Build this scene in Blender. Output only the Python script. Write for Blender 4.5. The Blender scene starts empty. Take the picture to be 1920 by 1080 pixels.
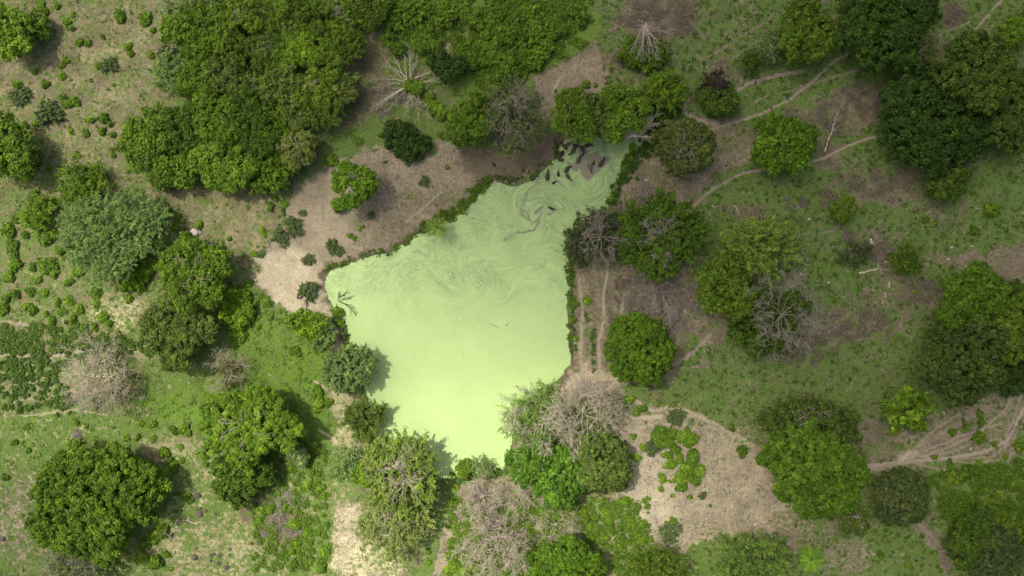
import bpy, math, random
import numpy as np
from mathutils import Vector, Matrix

R = math.radians
scene = bpy.context.scene
COL = scene.collection

# ------------------------------------------------------------------ camera, world, sun, exposure
CAM_H = 190.0
MPP = 280.0 / 1920.0                       # metres on the ground per photograph pixel
SUN_EL = 59.0
SUN_DIR = Vector((-0.85, 0.53)).normalized()   # where the sun stands, seen from above
SUN_STRENGTH = 4.0

cam_d = bpy.data.cameras.new("camera")
cam = bpy.data.objects.new("camera", cam_d)
COL.objects.link(cam)
cam.location = (0, 0, CAM_H)
cam.rotation_euler = (0, 0, 0)
cam_d.sensor_width = 36
cam_d.angle = 2 * math.atan(140.0 / CAM_H)
cam_d.clip_start = 1
cam_d.clip_end = 20000
scene.camera = cam

world = bpy.data.worlds.new("World")
scene.world = world
world.use_nodes = True
wn = world.node_tree
for n in list(wn.nodes): wn.nodes.remove(n)
wo = wn.nodes.new('ShaderNodeOutputWorld')
wb = wn.nodes.new('ShaderNodeBackground')
ws = wn.nodes.new('ShaderNodeTexSky')
ws.sky_type = 'NISHITA'
ws.sun_disc = False
ws.sun_elevation = R(SUN_EL)
ws.sun_rotation = math.atan2(SUN_DIR.x, SUN_DIR.y)
ws.air_density = 0.7
ws.dust_density = 6.0
ws.ozone_density = 0.4
wn.links.new(ws.outputs[0], wb.inputs[0])
wb.inputs[1].default_value = 0.15
wn.links.new(wb.outputs[0], wo.inputs[0])

sl = bpy.data.lights.new("sun", 'SUN')
sl.energy = SUN_STRENGTH
sl.angle = R(0.53)
sl.color = (1.0, 0.955, 0.88)
sun = bpy.data.objects.new("sun", sl)
COL.objects.link(sun)
SV = Vector((SUN_DIR.x * math.cos(R(SUN_EL)), SUN_DIR.y * math.cos(R(SUN_EL)), math.sin(R(SUN_EL))))
sun.rotation_mode = 'QUATERNION'
sun.rotation_quaternion = (-SV).to_track_quat('-Z', 'Y')
sun.location = SV * 300

scene.view_settings.view_transform = 'Standard'
scene.view_settings.look = 'None'
scene.view_settings.exposure = 0.20
scene.view_settings.gamma = 1
scene.render.engine = 'CYCLES'
scene.cycles.max_bounces = 6
scene.cycles.diffuse_bounces = 3
scene.cycles.transmission_bounces = 3
scene.cycles.transparent_max_bounces = 8
scene.cycles.volume_bounces = 0

# ------------------------------------------------------------------ numpy helpers
def W(px, py, h=0.0):
    """photograph pixel -> ground plan in metres, for something standing h metres high"""
    k = (CAM_H - h) / CAM_H
    return ((px - 960) * MPP * k, (540 - py) * MPP * k)

def _hash(ix, iy, seed):
    n = (ix.astype(np.int64) * 374761393 + iy.astype(np.int64) * 668265263 + seed * 1442695041) & 0xFFFFFFFF
    n = ((n ^ (n >> 13)) * 1274126177) & 0xFFFFFFFF
    n = (n ^ (n >> 16)) & 0xFFFFFFFF
    return n / 4294967295.0

def vnoise(x, y, seed=0):
    ix = np.floor(x); iy = np.floor(y)
    fx = x - ix; fy = y - iy
    fx = fx * fx * (3 - 2 * fx); fy = fy * fy * (3 - 2 * fy)
    a = _hash(ix, iy, seed); b = _hash(ix + 1, iy, seed)
    c = _hash(ix, iy + 1, seed); d = _hash(ix + 1, iy + 1, seed)
    return (a * (1 - fx) + b * fx) * (1 - fy) + (c * (1 - fx) + d * fx) * fy

def fbm(x, y, seed=0, octv=4, gain=0.5):
    s = 0; a = 1; t = 0
    for o in range(octv):
        s = s + a * vnoise(x * 2 ** o + 17.3 * o, y * 2 ** o - 9.1 * o, seed + o * 7)
        t += a; a *= gain
    return s / t

def sdist_poly(X, Y, pts):
    """signed distance, positive inside"""
    P = np.array(pts, float); n = len(P)
    d2 = np.full(X.shape, 1e18); inside = np.zeros(X.shape, bool)
    for i in range(n):
        x1, y1 = P[i]; x2, y2 = P[(i + 1) % n]
        dx, dy = x2 - x1, y2 - y1
        t = np.clip(((X - x1) * dx + (Y - y1) * dy) / (dx * dx + dy * dy + 1e-9), 0, 1)
        d2 = np.minimum(d2, (X - x1 - t * dx) ** 2 + (Y - y1 - t * dy) ** 2)
        cond = (y1 > Y) != (y2 > Y)
        with np.errstate(divide='ignore', invalid='ignore'):
            xi = (x2 - x1) * (Y - y1) / ((y2 - y1) if y2 != y1 else 1e-9) + x1
        inside ^= (cond & (X < xi))
    d = np.sqrt(d2)
    return np.where(inside, d, -d)

def dist_line(X, Y, pts):
    P = np.array(pts, float)
    d2 = np.full(X.shape, 1e18)
    for i in range(len(P) - 1):
        x1, y1 = P[i]; x2, y2 = P[i + 1]
        dx, dy = x2 - x1, y2 - y1
        t = np.clip(((X - x1) * dx + (Y - y1) * dy) / (dx * dx + dy * dy + 1e-9), 0, 1)
        d2 = np.minimum(d2, (X - x1 - t * dx) ** 2 + (Y - y1 - t * dy) ** 2)
    return np.sqrt(d2)

def sstep(e0, e1, x):
    t = np.clip((x - e0) / (e1 - e0), 0, 1)
    return t * t * (3 - 2 * t)

def mesh_np(name, verts, faces, mat=None, smooth=False, attrs=None):
    """verts (n,3), faces list of arrays (m,k)"""
    me = bpy.data.meshes.new(name)
    verts = np.ascontiguousarray(verts, dtype=np.float32)
    if not isinstance(faces, list): faces = [faces]
    faces = [np.asarray(f, dtype=np.int32) for f in faces if len(f)]
    me.vertices.add(len(verts)); me.vertices.foreach_set('co', verts.ravel())
    loops = np.concatenate([f.ravel() for f in faces])
    tot = np.concatenate([np.full(len(f), f.shape[1], np.int32) for f in faces])
    st = np.concatenate([[0], np.cumsum(tot)[:-1]]).astype(np.int32)
    me.loops.add(len(loops)); me.loops.foreach_set('vertex_index', loops)
    me.polygons.add(len(tot)); me.polygons.foreach_set('loop_start', st); me.polygons.foreach_set('loop_total', tot)
    if smooth: me.polygons.foreach_set('use_smooth', np.ones(len(tot), bool))
    me.update(calc_edges=True)
    for k, (dom, typ, arr) in (attrs or {}).items():
        at = me.attributes.new(k, typ, dom)
        if typ == 'FLOAT': at.data.foreach_set('value', np.asarray(arr, np.float32).ravel())
        elif typ == 'FLOAT_VECTOR': at.data.foreach_set('vector', np.asarray(arr, np.float32).ravel())
    if mat: me.materials.append(mat)
    return me

def link(name, me, parent=None, loc=(0, 0, 0), rz=0.0, color=None):
    o = bpy.data.objects.new(name, me)
    o.location = loc; o.rotation_euler = (0, 0, rz)
    if color: o.color = (*color[:3], 1)
    COL.objects.link(o)
    if parent: o.parent = parent
    return o

def tag(o, label=None, cat=None, group=None, kind=None):
    if label: o['label'] = label
    if cat: o['category'] = cat
    if group: o['group'] = group
    if kind: o['kind'] = kind
    return o

# ------------------------------------------------------------------ materials
def newmat(name):
    m = bpy.data.materials.new(name); m.use_nodes = True
    nt = m.node_tree
    for n in list(nt.nodes): nt.nodes.remove(n)
    out = nt.nodes.new('ShaderNodeOutputMaterial')
    return m, nt, out

class NB:
    def __init__(s, nt): s.nt = nt
    def n(s, t, **kw):
        nd = s.nt.nodes.new(t)
        for k, v in kw.items(): setattr(nd, k, v)
        return nd
    def lk(s, a, b): s.nt.links.new(a, b)
    def val(s, sock, v):
        if hasattr(v, 'links') or hasattr(v, 'is_output'): s.lk(v, sock)
        else: sock.default_value = v
    def attr(s, name, out='Fac'): 
        a = s.n('ShaderNodeAttribute'); a.attribute_name = name; return a.outputs[out]
    def math(s, op, a, b=0.0, c=None, clamp=False):
        m = s.n('ShaderNodeMath', operation=op); m.use_clamp = clamp
        s.val(m.inputs[0], a); s.val(m.inputs[1], b)
        if c is not None: s.val(m.inputs[2], c)
        return m.outputs[0]
    def mix(s, f, a, b, blend='MIX'):
        m = s.n('ShaderNodeMix', data_type='RGBA', blend_type=blend)
        s.val(m.inputs[0], f)
        for k, v in ((6, a), (7, b)):
            if isinstance(v, tuple): m.inputs[k].default_value = (*v[:3], 1)
            else: s.lk(v, m.inputs[k])
        return m.outputs[2]
    def noise(s, vec, scale, detail=3, rough=0.55, dist=0.0, dims='3D'):
        t = s.n('ShaderNodeTexNoise'); t.noise_dimensions = dims
        if vec is not None: s.lk(vec, t.inputs['Vector'])
        t.inputs['Scale'].default_value = scale; t.inputs['Detail'].default_value = detail
        t.inputs['Roughness'].default_value = rough; t.inputs['Distortion'].default_value = dist
        return t.outputs['Fac']
    def ss(s, x, a, b):
        m = s.n('ShaderNodeMapRange', interpolation_type='SMOOTHSTEP')
        s.val(m.inputs[0], x); m.inputs[1].default_value = a; m.inputs[2].default_value = b
        return m.outputs[0]
    def ramp(s, f, stops):
        r = s.n('ShaderNodeValToRGB'); s.lk(f, r.inputs[0])
        e = r.color_ramp.elements
        while len(e) < len(stops): e.new(0.5)
        for i, (p, c) in enumerate(stops): e[i].position = p; e[i].color = (*c, 1)
        return r.outputs[0]

def leaf_material(name, trans=0.40, soft=False):
    m, nt, out = newmat(name); b = NB(nt)
    oi = b.n('ShaderNodeObjectInfo')
    tone = b.attr('tone')
    c = b.ramp(tone, [(0.0, (0.45, 0.50, 0.55)), (0.45, (1.0, 1.0, 1.0)), (0.75, (1.5, 1.42, 1.2)), (1.0, (2.35, 2.1, 1.7))])
    if soft: c = b.ramp(tone, [(0.0, (0.70, 0.74, 0.75)), (0.5, (1.0, 1.0, 1.0)), (1.0, (1.35, 1.28, 1.2))])
    col = b.mix(1.0, oi.outputs['Color'], c, 'MULTIPLY')
    d = b.n('ShaderNodeBsdfPrincipled'); d.inputs['Roughness'].default_value = 0.55
    d.inputs['Specular IOR Level'].default_value = 0.25
    b.lk(col, d.inputs['Base Color'])
    t = b.n('ShaderNodeBsdfTranslucent'); b.lk(b.mix(1.0, col, (1.25, 1.2, 0.5), 'MULTIPLY'), t.inputs[0])
    mx = b.n('ShaderNodeMixShader'); mx.inputs[0].default_value = trans
    b.lk(d.outputs[0], mx.inputs[1]); b.lk(t.outputs[0], mx.inputs[2]); b.lk(mx.outputs[0], out.inputs[0])
    return m

def bark_material(name, c1, c2, scale=2.0):
    m, nt, out = newmat(name); b = NB(nt)
    tc = b.n('ShaderNodeTexCoord')
    f = b.noise(tc.outputs['Object'], scale, 4, 0.6)
    col = b.ramp(f, [(0.3, c1), (0.7, c2)])
    d = b.n('ShaderNodeBsdfPrincipled'); d.inputs['Roughness'].default_value = 0.85
    d.inputs['Specular IOR Level'].default_value = 0.2
    b.lk(col, d.inputs['Base Color']); b.lk(d.outputs[0], out.inputs[0])
    return m

M_leaf = leaf_material('leaves')
M_grass = leaf_material('grass_blades', 0.2, True)
M_bark = bark_material('bark', (0.10, 0.075, 0.05), (0.2, 0.155, 0.11))
M_dead = bark_material('bleached_wood', (0.40, 0.345, 0.24), (0.62, 0.545, 0.40))
M_deadgrey = bark_material('grey_wood', (0.27, 0.235, 0.185), (0.45, 0.39, 0.31))
M_brush = bark_material('dry_brush', (0.17, 0.142, 0.10), (0.34, 0.285, 0.205))
M_dark = bark_material('wet_dark_wood', (0.05, 0.038, 0.03), (0.10, 0.08, 0.065))
M_rock = bark_material('stone', (0.075, 0.066, 0.052), (0.16, 0.14, 0.11), 4)
M_rockpale = bark_material('pale_stone', (0.38, 0.32, 0.27), (0.55, 0.48, 0.41), 1.5)

# ------------------------------------------------------------------ the pond outline (plan, in photograph pixels)
POND = [(610,518),(622,508),(642,502),(662,492),(682,482),(705,478),(722,478),(742,466),(760,456),(782,440),(800,430),
 (822,424),(845,408),(862,396),(884,384),(893,366),(904,349),(922,340),(940,343),(952,348),(966,350),(985,344),(1000,336),
 (1014,324),(1028,312),(1042,298),(1048,284),(1051,272),(1060,262),(1080,256),(1105,252),(1130,250),(1150,243),
 (1160,228),(1175,224),(1205,220),(1238,216),(1240,228),(1215,236),(1206,250),(1206,270),(1194,281),(1174,288),(1166,305),(1163,328),(1156,350),
 (1150,374),(1140,392),(1120,402),(1098,410),(1080,428),(1068,452),(1066,480),(1070,505),(1067,530),(1063,560),
 (1064,590),(1068,622),(1067,655),(1070,682),(1058,700),(1040,716),(1015,735),(990,748),(972,764),(962,790),
 (960,830),(952,862),(944,880),(925,876),(905,884),(886,890),(866,896),(848,898),(828,896),(812,886),(800,868),
 (785,850),(755,842),(720,838),(700,828),(692,805),(698,780),(690,752),(684,722),(672,694),(658,668),(652,644),
 (646,618),(640,594),(624,576),(614,552),(608,534)]

rng0 = np.random.default_rng(5)

def pond_sd(PX, PY):
    wx = PX + (fbm(PX / 9, PY / 9, 3, 3) - .5) * 9
    wy = PY + (fbm(PX / 9, PY / 9, 33, 3) - .5) * 9
    return sdist_poly(wx, wy, POND) * MPP            # metres, + inside

# ------------------------------------------------------------------ ground fields
# each patch: (green cover, soil tone, lushness) laid over what is below; soft edge in px
PATCH = [
 ('p', [(0,0),(345,0),(330,110),(300,200),(240,240),(260,345),(500,350),(480,420),(475,500),(430,480),(330,430),(130,380),(70,230),(0,205)], .34,.50,.42, 26),
 ('p', [(0,205),(70,230),(130,390),(330,470),(320,560),(240,640),(100,600),(0,590)], .50,.52,.50, 30),
 ('e', (60,140,60,40), .30,.55,.4, 20),
 ('p', [(330,370),(500,350),(530,400),(475,500),(430,470),(400,430)], .30,.50,.45, 16),
 ('e', (344,444,8,14), .0,.0,.3, 5), ('e', (352,432,12,6), .0,.05,.3, 4),
 ('e', (220,592,50,30), .40,.88,.6, 18),
 ('e', (235,655,60,14), .35,.8,.5, 12),
 ('p', [(0,600),(100,625),(170,650),(240,700),(200,760),(0,770)], .50,.60,.35, 14),
 ('p', [(0,770),(220,740),(260,690),(480,600),(640,596),(650,700),(650,900),(620,1080),(0,1080)], .80,.68,.55, 26),
 ('p', [(478,588),(560,588),(650,610),(655,690),(600,715),(640,770),(560,870),(430,800),(300,790),(260,740),(400,710)], 1.0,.5,.85, 20),
 ('e', (330,845,60,30), .35,.7,.6, 20), ('e', (400,1035,150,70), .50,.68,.45, 40), ('e', (45,970,60,90), .52,.6,.3, 30),
 ('e', (380,880,60,60), .6,.7,.45, 30),
 ('e', (525,975,55,60), .22,.30,.5, 16), ('e', (480,960,30,30), .25,.35,.5, 14),
 ('p', [(690,0),(1125,0),(1122,82),(1000,146),(930,185),(850,185),(780,130),(735,160),(690,90)], .90,.5,.75, 16),
 ('e', (850,55,55,35), .50,.6,.6, 22), ('e', (835,90,25,10), .05,.75,.6, 8),
 ('e', (700,110,30,60), .18,.40,.5, 16), ('e', (660,180,60,70), .3,.34,.45, 20),
 ('p', [(470,522),(488,485),(515,440),(535,405),(560,350),(600,316),(700,276),(728,266),(790,290),(830,260),(900,280),(1000,290),(1060,250),(1062,290),(940,360),(840,430),(740,480),(620,520),(640,590),(655,660),(600,600),(500,560)], .06,.62,.3, 7),
 ('e', (820,380,70,25), .22,.48,.3, 22), ('e', (740,420,50,30), .20,.48,.3, 22),
 ('p', [(472,524),(490,488),(530,460),(610,500),(616,560),(640,600),(650,640),(620,620),(600,592),(540,585),(500,550)], .0,.86,.3, 9),
 ('e', (610,440,38,60), .05,.72,.3, 20),
 ('p', [(640,600),(650,660),(660,700),(640,690),(625,640)], .02,.75,.3, 6),
 ('p', [(596,322),(640,292),(726,264),(700,236),(640,246),(600,280)], .92,.4,.45, 10),
 ('p', [(700,235),(728,262),(800,285),(840,250),(800,215),(740,190)], .75,.42,.5, 12),
 ('p', [(850,270),(960,285),(1060,250),(1050,295),(1000,330),(940,340),(870,320)], .06,.30,.3, 10),
 ('p', [(998,146),(1118,84),(1130,100),(1136,182),(1090,190),(1050,235),(1010,225)], .02,.56,.3, 3),
 ('p', [(1126,0),(1440,0),(1440,140),(1330,190),(1280,210),(1140,205),(1130,100)], .70,.40,.22, 12),
 ('e', (1215,35,60,48), .10,.36,.3, 12), ('e', (1285,30,30,40), .15,.24,.3, 14), ('e', (1160,110,14,14), .1,.4,.3, 6),
 ('p', [(1440,0),(1920,0),(1920,760),(1440,790),(1250,700),(1300,560),(1330,420),(1220,300),(1290,200),(1440,140)], .88,.42,.32, 30),
 ('p', [(1190,300),(1330,225),(1420,240),(1410,300),(1340,330),(1290,400),(1210,370),(1180,350)], .22,.5,.3, 14),
 ('e', (1385,255,60,26), .4,.42,.3, 14),
 ('e', (1560,215,50,45), .42,.38,.3, 12), ('e', (1625,200,50,45), .24,.45,.3, 14), ('e', (1500,225,30,25), .2,.3,.3, 10),
 ('e', (1600,330,60,30), .42,.36,.3, 14), ('e', (1680,355,80,32), .4,.38,.3, 16), ('e', (1765,400,60,30), .5,.4,.3, 16),
 ('e', (1650,480,55,55), .45,.38,.3, 14), ('e', (1590,600,130,42), .44,.40,.3, 26), ('e', (1710,555,70,36), .45,.4,.3, 20),
 ('e', (1795,485,75,14), .25,.5,.3, 10), ('e', (1895,500,50,36), .10,.44,.3, 14), ('e', (1360,130,30,20), .3,.3,.3, 10),
 ('e', (1550,290,30,20), .3,.35,.3, 10), ('e', (1730,90,60,35), .4,.34,.3, 14), ('e', (1790,30,25,18), .15,.28,.3, 8),
 ('e', (1480,480,25,50), .45,.45,.3, 16), ('e', (1770,300,70,25), .2,.36,.3, 14), ('e', (1400,400,40,16), .3,.3,.3, 10),
 ('e', (1330,590,55,60), .34,.40,.3, 14),
 ('e', (1500,640,70,30), .4,.33,.3, 20), ('e', (1480,720,80,30), .6,.33,.35, 20), ('e', (1400,700,110,40), .72,.4,.25, 20),
 ('e', (1650,720,110,60), .72,.3,.35, 30), ('e', (1660,820,60,30), .3,.34,.3, 16),
 ('p', [(1072,500),(1180,490),(1300,510),(1310,600),(1262,725),(1165,720),(1140,760),(1085,760),(1062,690)], .30,.50,.35, 9),
 ('p', [(1078,690),(1165,705),(1160,745),(1200,780),(1180,800),(1090,780),(1050,725)], .0,.82,.35, 9),
 ('e', (1235,575,60,50), .32,.42,.3, 16), ('e', (1110,430,60,60), .4,.36,.3, 16), ('e', (1200,360,50,40), .2,.45,.3, 12),
 ('p', [(1150,770),(1230,765),(1420,835),(1450,880),(1480,960),(1440,1010),(1310,1060),(1245,1010),(1190,940),(1180,880),(1150,820)], .12,.72,.35, 34),
 ('e', (1215,930,60,85), .05,.88,.35, 20),
 ('e', (1220,765,50,12), .6,.5,.5, 10), ('e', (1400,760,50,22), .62,.4,.35, 16), ('e', (1325,740,60,20), .85,.4,.3, 14),
 ('e', (1345,1045,55,45), .82,.7,.5, 10), ('e', (1500,1000,60,30), .3,.55,.3, 16), ('e', (1560,1000,50,30), .6,.5,.3, 16),
 ('e', (1690,1035,100,60), .88,.6,.35, 18), ('e', (1590,1050,50,40), .5,.5,.3, 16),
 ('p', [(1610,880),(1690,800),(1790,745),(1860,720),(1920,725),(1920,850),(1750,880),(1660,905)], .40,.50,.35, 14),
 ('p', [(1740,872),(1920,850),(1920,1080),(1790,1080),(1770,990)], .74,.45,.5, 16),
 ('p', [(1715,975),(1745,985),(1790,1045),(1785,1080),(1750,1030)], .1,.5,.3, 8),
 ('p', [(840,892),(960,885),(1180,940),(1200,1000),(1180,1080),(820,1080)], .5,.6,.6, 12),
 ('e', (900,950,50,60), .2,.5,.3, 16), ('e', (1000,930,40,26), .15,.56,.3, 12), ('e', (980,1030,40,50), .15,.35,.3, 12),
 ('p', [(770,1080),(820,1010),(835,905),(870,900),(845,960),(818,1080)], .9,.6,.42, 7),
 ('p', [(846,940),(868,945),(852,1010),(838,1080),(812,1080),(828,1010)], .05,.68,.3, 4),
 ('p', [(625,955),(648,936),(672,946),(688,1000),(745,1080),(625,1080),(622,1010)], .22,.84,.3, 16),
 ('e', (690,1045,70,40), .3,.9,.4, 16),
 ('p', [(612,740),(650,730),(672,745),(668,800),(690,860),(650,870),(630,800)], .30,.74,.5, 8),
 ('e', (570,920,60,30), .55,.6,.6, 16),
]
TRAILS = [ # polyline, half width px, strength, soil tone
 ([(1372,180),(1400,157),(1450,142),(1505,134)],4.0,1.0,.56), ([(1330,243),(1380,228),(1430,212),(1480,186),(1520,156),(1562,116),(1590,100)],3.2,1,.58),
 ([(1520,158),(1560,145),(1620,128)],2.4,.8,.5), ([(1290,395),(1335,355),(1395,323),(1440,318),(1500,309),(1545,296),(1600,268),(1640,256)],3.4,1,.58),
 ([(1345,232),(1300,222),(1282,206),(1288,186)],6,.9,.6), ([(1822,62),(1845,36),(1878,0)],2.8,1,.55), ([(1758,66),(1790,52),(1820,40)],2.2,.9,.5),
 ([(1268,682),(1300,660),(1332,626)],4.5,1,.52), ([(1270,690),(1330,688)],2.5,.7,.5), ([(1138,505),(1130,560),(1132,600),(1122,640),(1124,705)],3.6,.75,.70),
 ([(1170,520),(1168,560),(1160,600)],3,.9,.6), ([(1084,520),(1092,580),(1088,640),(1092,705)],4.2,.65,.66), ([(1076,520),(1078,600),(1076,680)],2,.7,.6),
 ([(1160,732),(1220,768),(1262,775),(1320,782),(1368,812),(1410,838)],4,.6,.72), ([(1180,742),(1225,772),(1250,764),(1290,770),(1330,792)],3.5,1,.7),
 ([(1150,762),(1190,784),(1240,780)],4.5,1,.76), ([(1618,874),(1680,868),(1720,864),(1790,857),(1850,846),(1888,826),(1904,796),(1920,764)],4.2,1,.66),
 ([(1700,862),(1745,826),(1800,792),(1860,760)],7,.6,.55), ([(1700,862),(1770,842),(1840,808),(1885,768),(1896,740)],3,.8,.56),
 ([(1712,866),(1760,880),(1800,880),(1850,890),(1880,884)],3,.8,.54), ([(1800,860),(1860,856),(1890,832),(1902,800)],2.4,.8,.5),
 ([(1890,870),(1898,830),(1910,800),(1920,790)],2,.8,.5),([(1725,985),(1756,1014),(1790,1062)],3.5,.8,.52), ([(1750,938),(1772,950)],3,.8,.56), ([(1752,915),(1772,915)],3,.8,.6),
 ([(1690,862),(1712,850)],9,.9,.78), ([(1705,858),(1740,815),(1775,790),(1800,775)],3,.8,.6), ([(1705,860),(1755,835),(1800,818),(1860,800),(1880,792)],2.4,.8,.6), ([(1715,858),(1790,846),(1830,826)],2.2,.7,.6),
 ([(1885,850),(1886,815),(1905,775),(1912,745)],2.2,.8,.6), ([(1730,858),(1780,862),(1820,868),(1880,862),(1915,840)],2.2,.8,.6), ([(1600,882),(1650,878),(1700,864)],6,.8,.66),
 ([(1420,838),(1380,812),(1330,800),(1290,806),(1240,790)],3,.7,.68), ([(1200,790),(1230,800),(1262,795)],3,.8,.74), ([(1150,800),(1185,808),(1240,822)],3.5,.8,.76), ([(1310,775),(1350,800),(1372,812)],2.5,.8,.7),
 ([(1085,300),(1040,330)],1,.1,.5), ([(1520,155),(1500,165),(1440,178),(1400,200)],2.2,.6,.5), ([(1300,560),(1320,540),(1335,520)],3,.8,.5), ([(1280,510),(1290,485)],3,.8,.5),
 ([(0,664),(60,668),(128,664),(190,652)],3.4,.7,.74), ([(0,602),(50,608),(90,622)],3,.7,.7), ([(38,780),(100,774),(140,768),(200,778)],2,.8,.7),
 ([(590,714),(616,732),(640,742)],3,1,.8), ([(598,806),(625,822),(648,856)],3,1,.8), ([(500,700),(520,710)],2,.5,.7),
 ([(343,822),(372,878)],2.2,.7,.6), ([(300,640),(310,650)],3,.6,.8), ([(760,416),(800,384),(826,360)],2.6,.7,.66), ([(660,462),(700,474),(720,468)],3,.7,.72),
 ([(620,330),(616,400),(600,460)],9,.45,.72), ([(1020,200),(1060,130),(1115,108)],2,.6,.7), ([(1012,172),(1050,148),(1110,100)],1.4,.6,.66),
 ([(1130,170),(1142,112),(1165,94)],4,.6,.5), ([(1340,100),(1400,60),(1440,40)],2.5,.7,.42), ([(1380,190),(1330,140),(1400,90),(1440,66)],2,.5,.42),
 ([(98,190),(120,215),(140,235)],2,.6,.6), ([(80,60),(55,30),(30,20)],4,.5,.6), ([(1560,30),(1600,10)],3,.6,.4),([(1530,440),(1565,430),(1580,415)],2.5,.8,.5), ([(1545,470),(1560,440)],5,.4,.5),
 ([(1450,20),(1440,40)],2,.5,.5), ([(1640,440),(1700,435)],2.4,.6,.5), ([(60,160),(100,150),(150,156)],2,.4,.6),
]

def ground_fields(X, Y):
    """X,Y metres -> fields"""
    PX = X / MPP + 960; PY = 540 - Y / MPP
    n1 = fbm(PX / 22, PY / 22, 11, 4) - .5
    n2 = fbm(PX / 22, PY / 22, 77, 4) - .5
    QX = PX + n1 * 44; QY = PY + n2 * 44
    G = np.full(X.shape, .62); S = np.full(X.shape, .45); L = np.full(X.shape, .42)
    for p in PATCH:
        if p[0] == 'p':
            w = sstep(-p[5], p[5], sdist_poly(QX, QY, p[1]) if p[5] > 5 else sdist_poly(PX, PY, p[1]))
        else:
            cx, cy, rx, ry = p[1]
            e = np.sqrt(((QX - cx) / rx) ** 2 + ((QY - cy) / ry) ** 2)
            w = sstep(1 + p[5] / min(rx, ry), 1 - min(.9, p[5] / min(rx, ry)), e)
        G = G * (1 - w) + p[2] * w; S = S * (1 - w) + p[3] * w; L = L * (1 - w) + p[4] * w
    T = np.zeros(X.shape)
    wob = (fbm(PX / 7, PY / 7, 5, 3) - .5) * 5
    for pts, hw, st, tone in TRAILS:
        bb = np.array(pts); m = 30
        sel = (PX > bb[:, 0].min() - m) & (PX < bb[:, 0].max() + m) & (PY > bb[:, 1].min() - m) & (PY < bb[:, 1].max() + m)
        if not sel.any(): continue
        d = dist_line(PX[sel] + wob[sel] * .6, PY[sel] + wob[sel] * .6, pts)
        w = np.minimum(1, st * 1.1) * sstep(hw * 1.5, hw * .25, d)
        G[sel] *= (1 - w); S[sel] = S[sel] * (1 - w) + tone * w
        T[sel] = np.maximum(T[sel], w)
    # wet margin of the pond
    sd = pond_sd(PX, PY)
    w = sstep(-2.6, -.2, sd + (fbm(PX / 12, PY / 12, 55, 3) - .5) * 4)
    S = S * (1 - w) + .22 * w
    return PX, PY, G, S, L, T, sd

def ground_z(sd, PX, PY):
    z = (fbm(PX / 40, PY / 40, 91, 4) - .5) * .9
    bank = sstep(-4.5, 0.3, sd)
    z = z * (1 - bank) + (-.40) * bank
    z = np.where(sd > 0, -.40 - np.minimum(sd * .35, 1.4), z)
    z -= .55 * np.exp(-(((PX - 138) / 11) ** 2 + ((PY - 681) / 9) ** 2))       # puddle hollow
    d = np.hypot((PX - 347), (PY - 437)); z -= 1.3 * np.exp(-((PX - 342 - .15 * (PY - 445)) / 7) ** 2 - ((PY - 445) / 14) ** 2)
    return z

def axis(lo, hi, step, far, ):
    core = np.arange(lo, hi + step / 2, step)
    g = []; s = step * 2; x = hi
    while x < far: x += s; s *= 1.35; g.append(x)
    g = np.array(g)
    return np.concatenate([-(g[::-1]) , core, g]) if abs(lo + hi) < 1e-6 else None

STEP = 0.32
ax = axis(-148.0, 148.0, STEP, 6000); ay = axis(-86.0, 86.0 , STEP, 6000)
GX, GY = np.meshgrid(ax, ay)
PXg, PYg, Gf, Sf, Lf, Tf, SDf = ground_fields(GX, GY)
far_fade = sstep(160, 400, np.hypot(GX, GY))
SDf = np.where(np.hypot(GX, GY) > 170, -50, SDf)
Zf = ground_z(SDf, PXg, PYg)

def grid_faces(nx, ny, keep=None):
    i = np.arange(nx * ny).reshape(ny, nx)
    f = np.stack([i[:-1, :-1], i[:-1, 1:], i[1:, 1:], i[1:, :-1]], -1).reshape(-1, 4)
    return f

# --- ground material
m_ground, nt, out = newmat('soil_and_turf'); b = NB(nt)
geo = b.n('ShaderNodeNewGeometry'); pos = geo.outputs['Position']
g = b.attr('green'); s_ = b.attr('soil'); l_ = b.attr('lush'); t_ = b.attr('trail')
nA = b.noise(pos, .18, 5, .6); nB = b.noise(pos, .9, 5, .65); nC = b.noise(pos, 3.2, 4, .7); nD = b.noise(pos, .45, 4, .6, .8)
# soil colour
amp = b.math('MULTIPLY_ADD', b.ss(g, .04, .3), .55, .45)
sv = b.math('ADD', s_, b.math('MULTIPLY', b.math('SUBTRACT', nA, .5), b.math('MULTIPLY', amp, .8)))
sv = b.math('ADD', sv, b.math('MULTIPLY', b.math('SUBTRACT', nB, .5), b.math('MULTIPLY', amp, .85)))
sv = b.math('ADD', sv, b.math('MULTIPLY', b.math('SUBTRACT', nC, .5), .70), clamp=True)
soil = b.ramp(sv, [(0.0, (.060, .048, .033)), (.22, (.120, .097, .068)), (.5, (.225, .185, .132)), (.78, (.375, .315, .225)), (1.0, (.56, .49, .36))])
soil = b.mix(1.0, soil, (.98, 1.0, .89), 'MULTIPLY')
soil = b.mix(b.math('MULTIPLY', b.ss(l_, .34, .44), .75), soil, b.mix(1.0, soil, (.92, 1.02, .74), 'MULTIPLY'))
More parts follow.
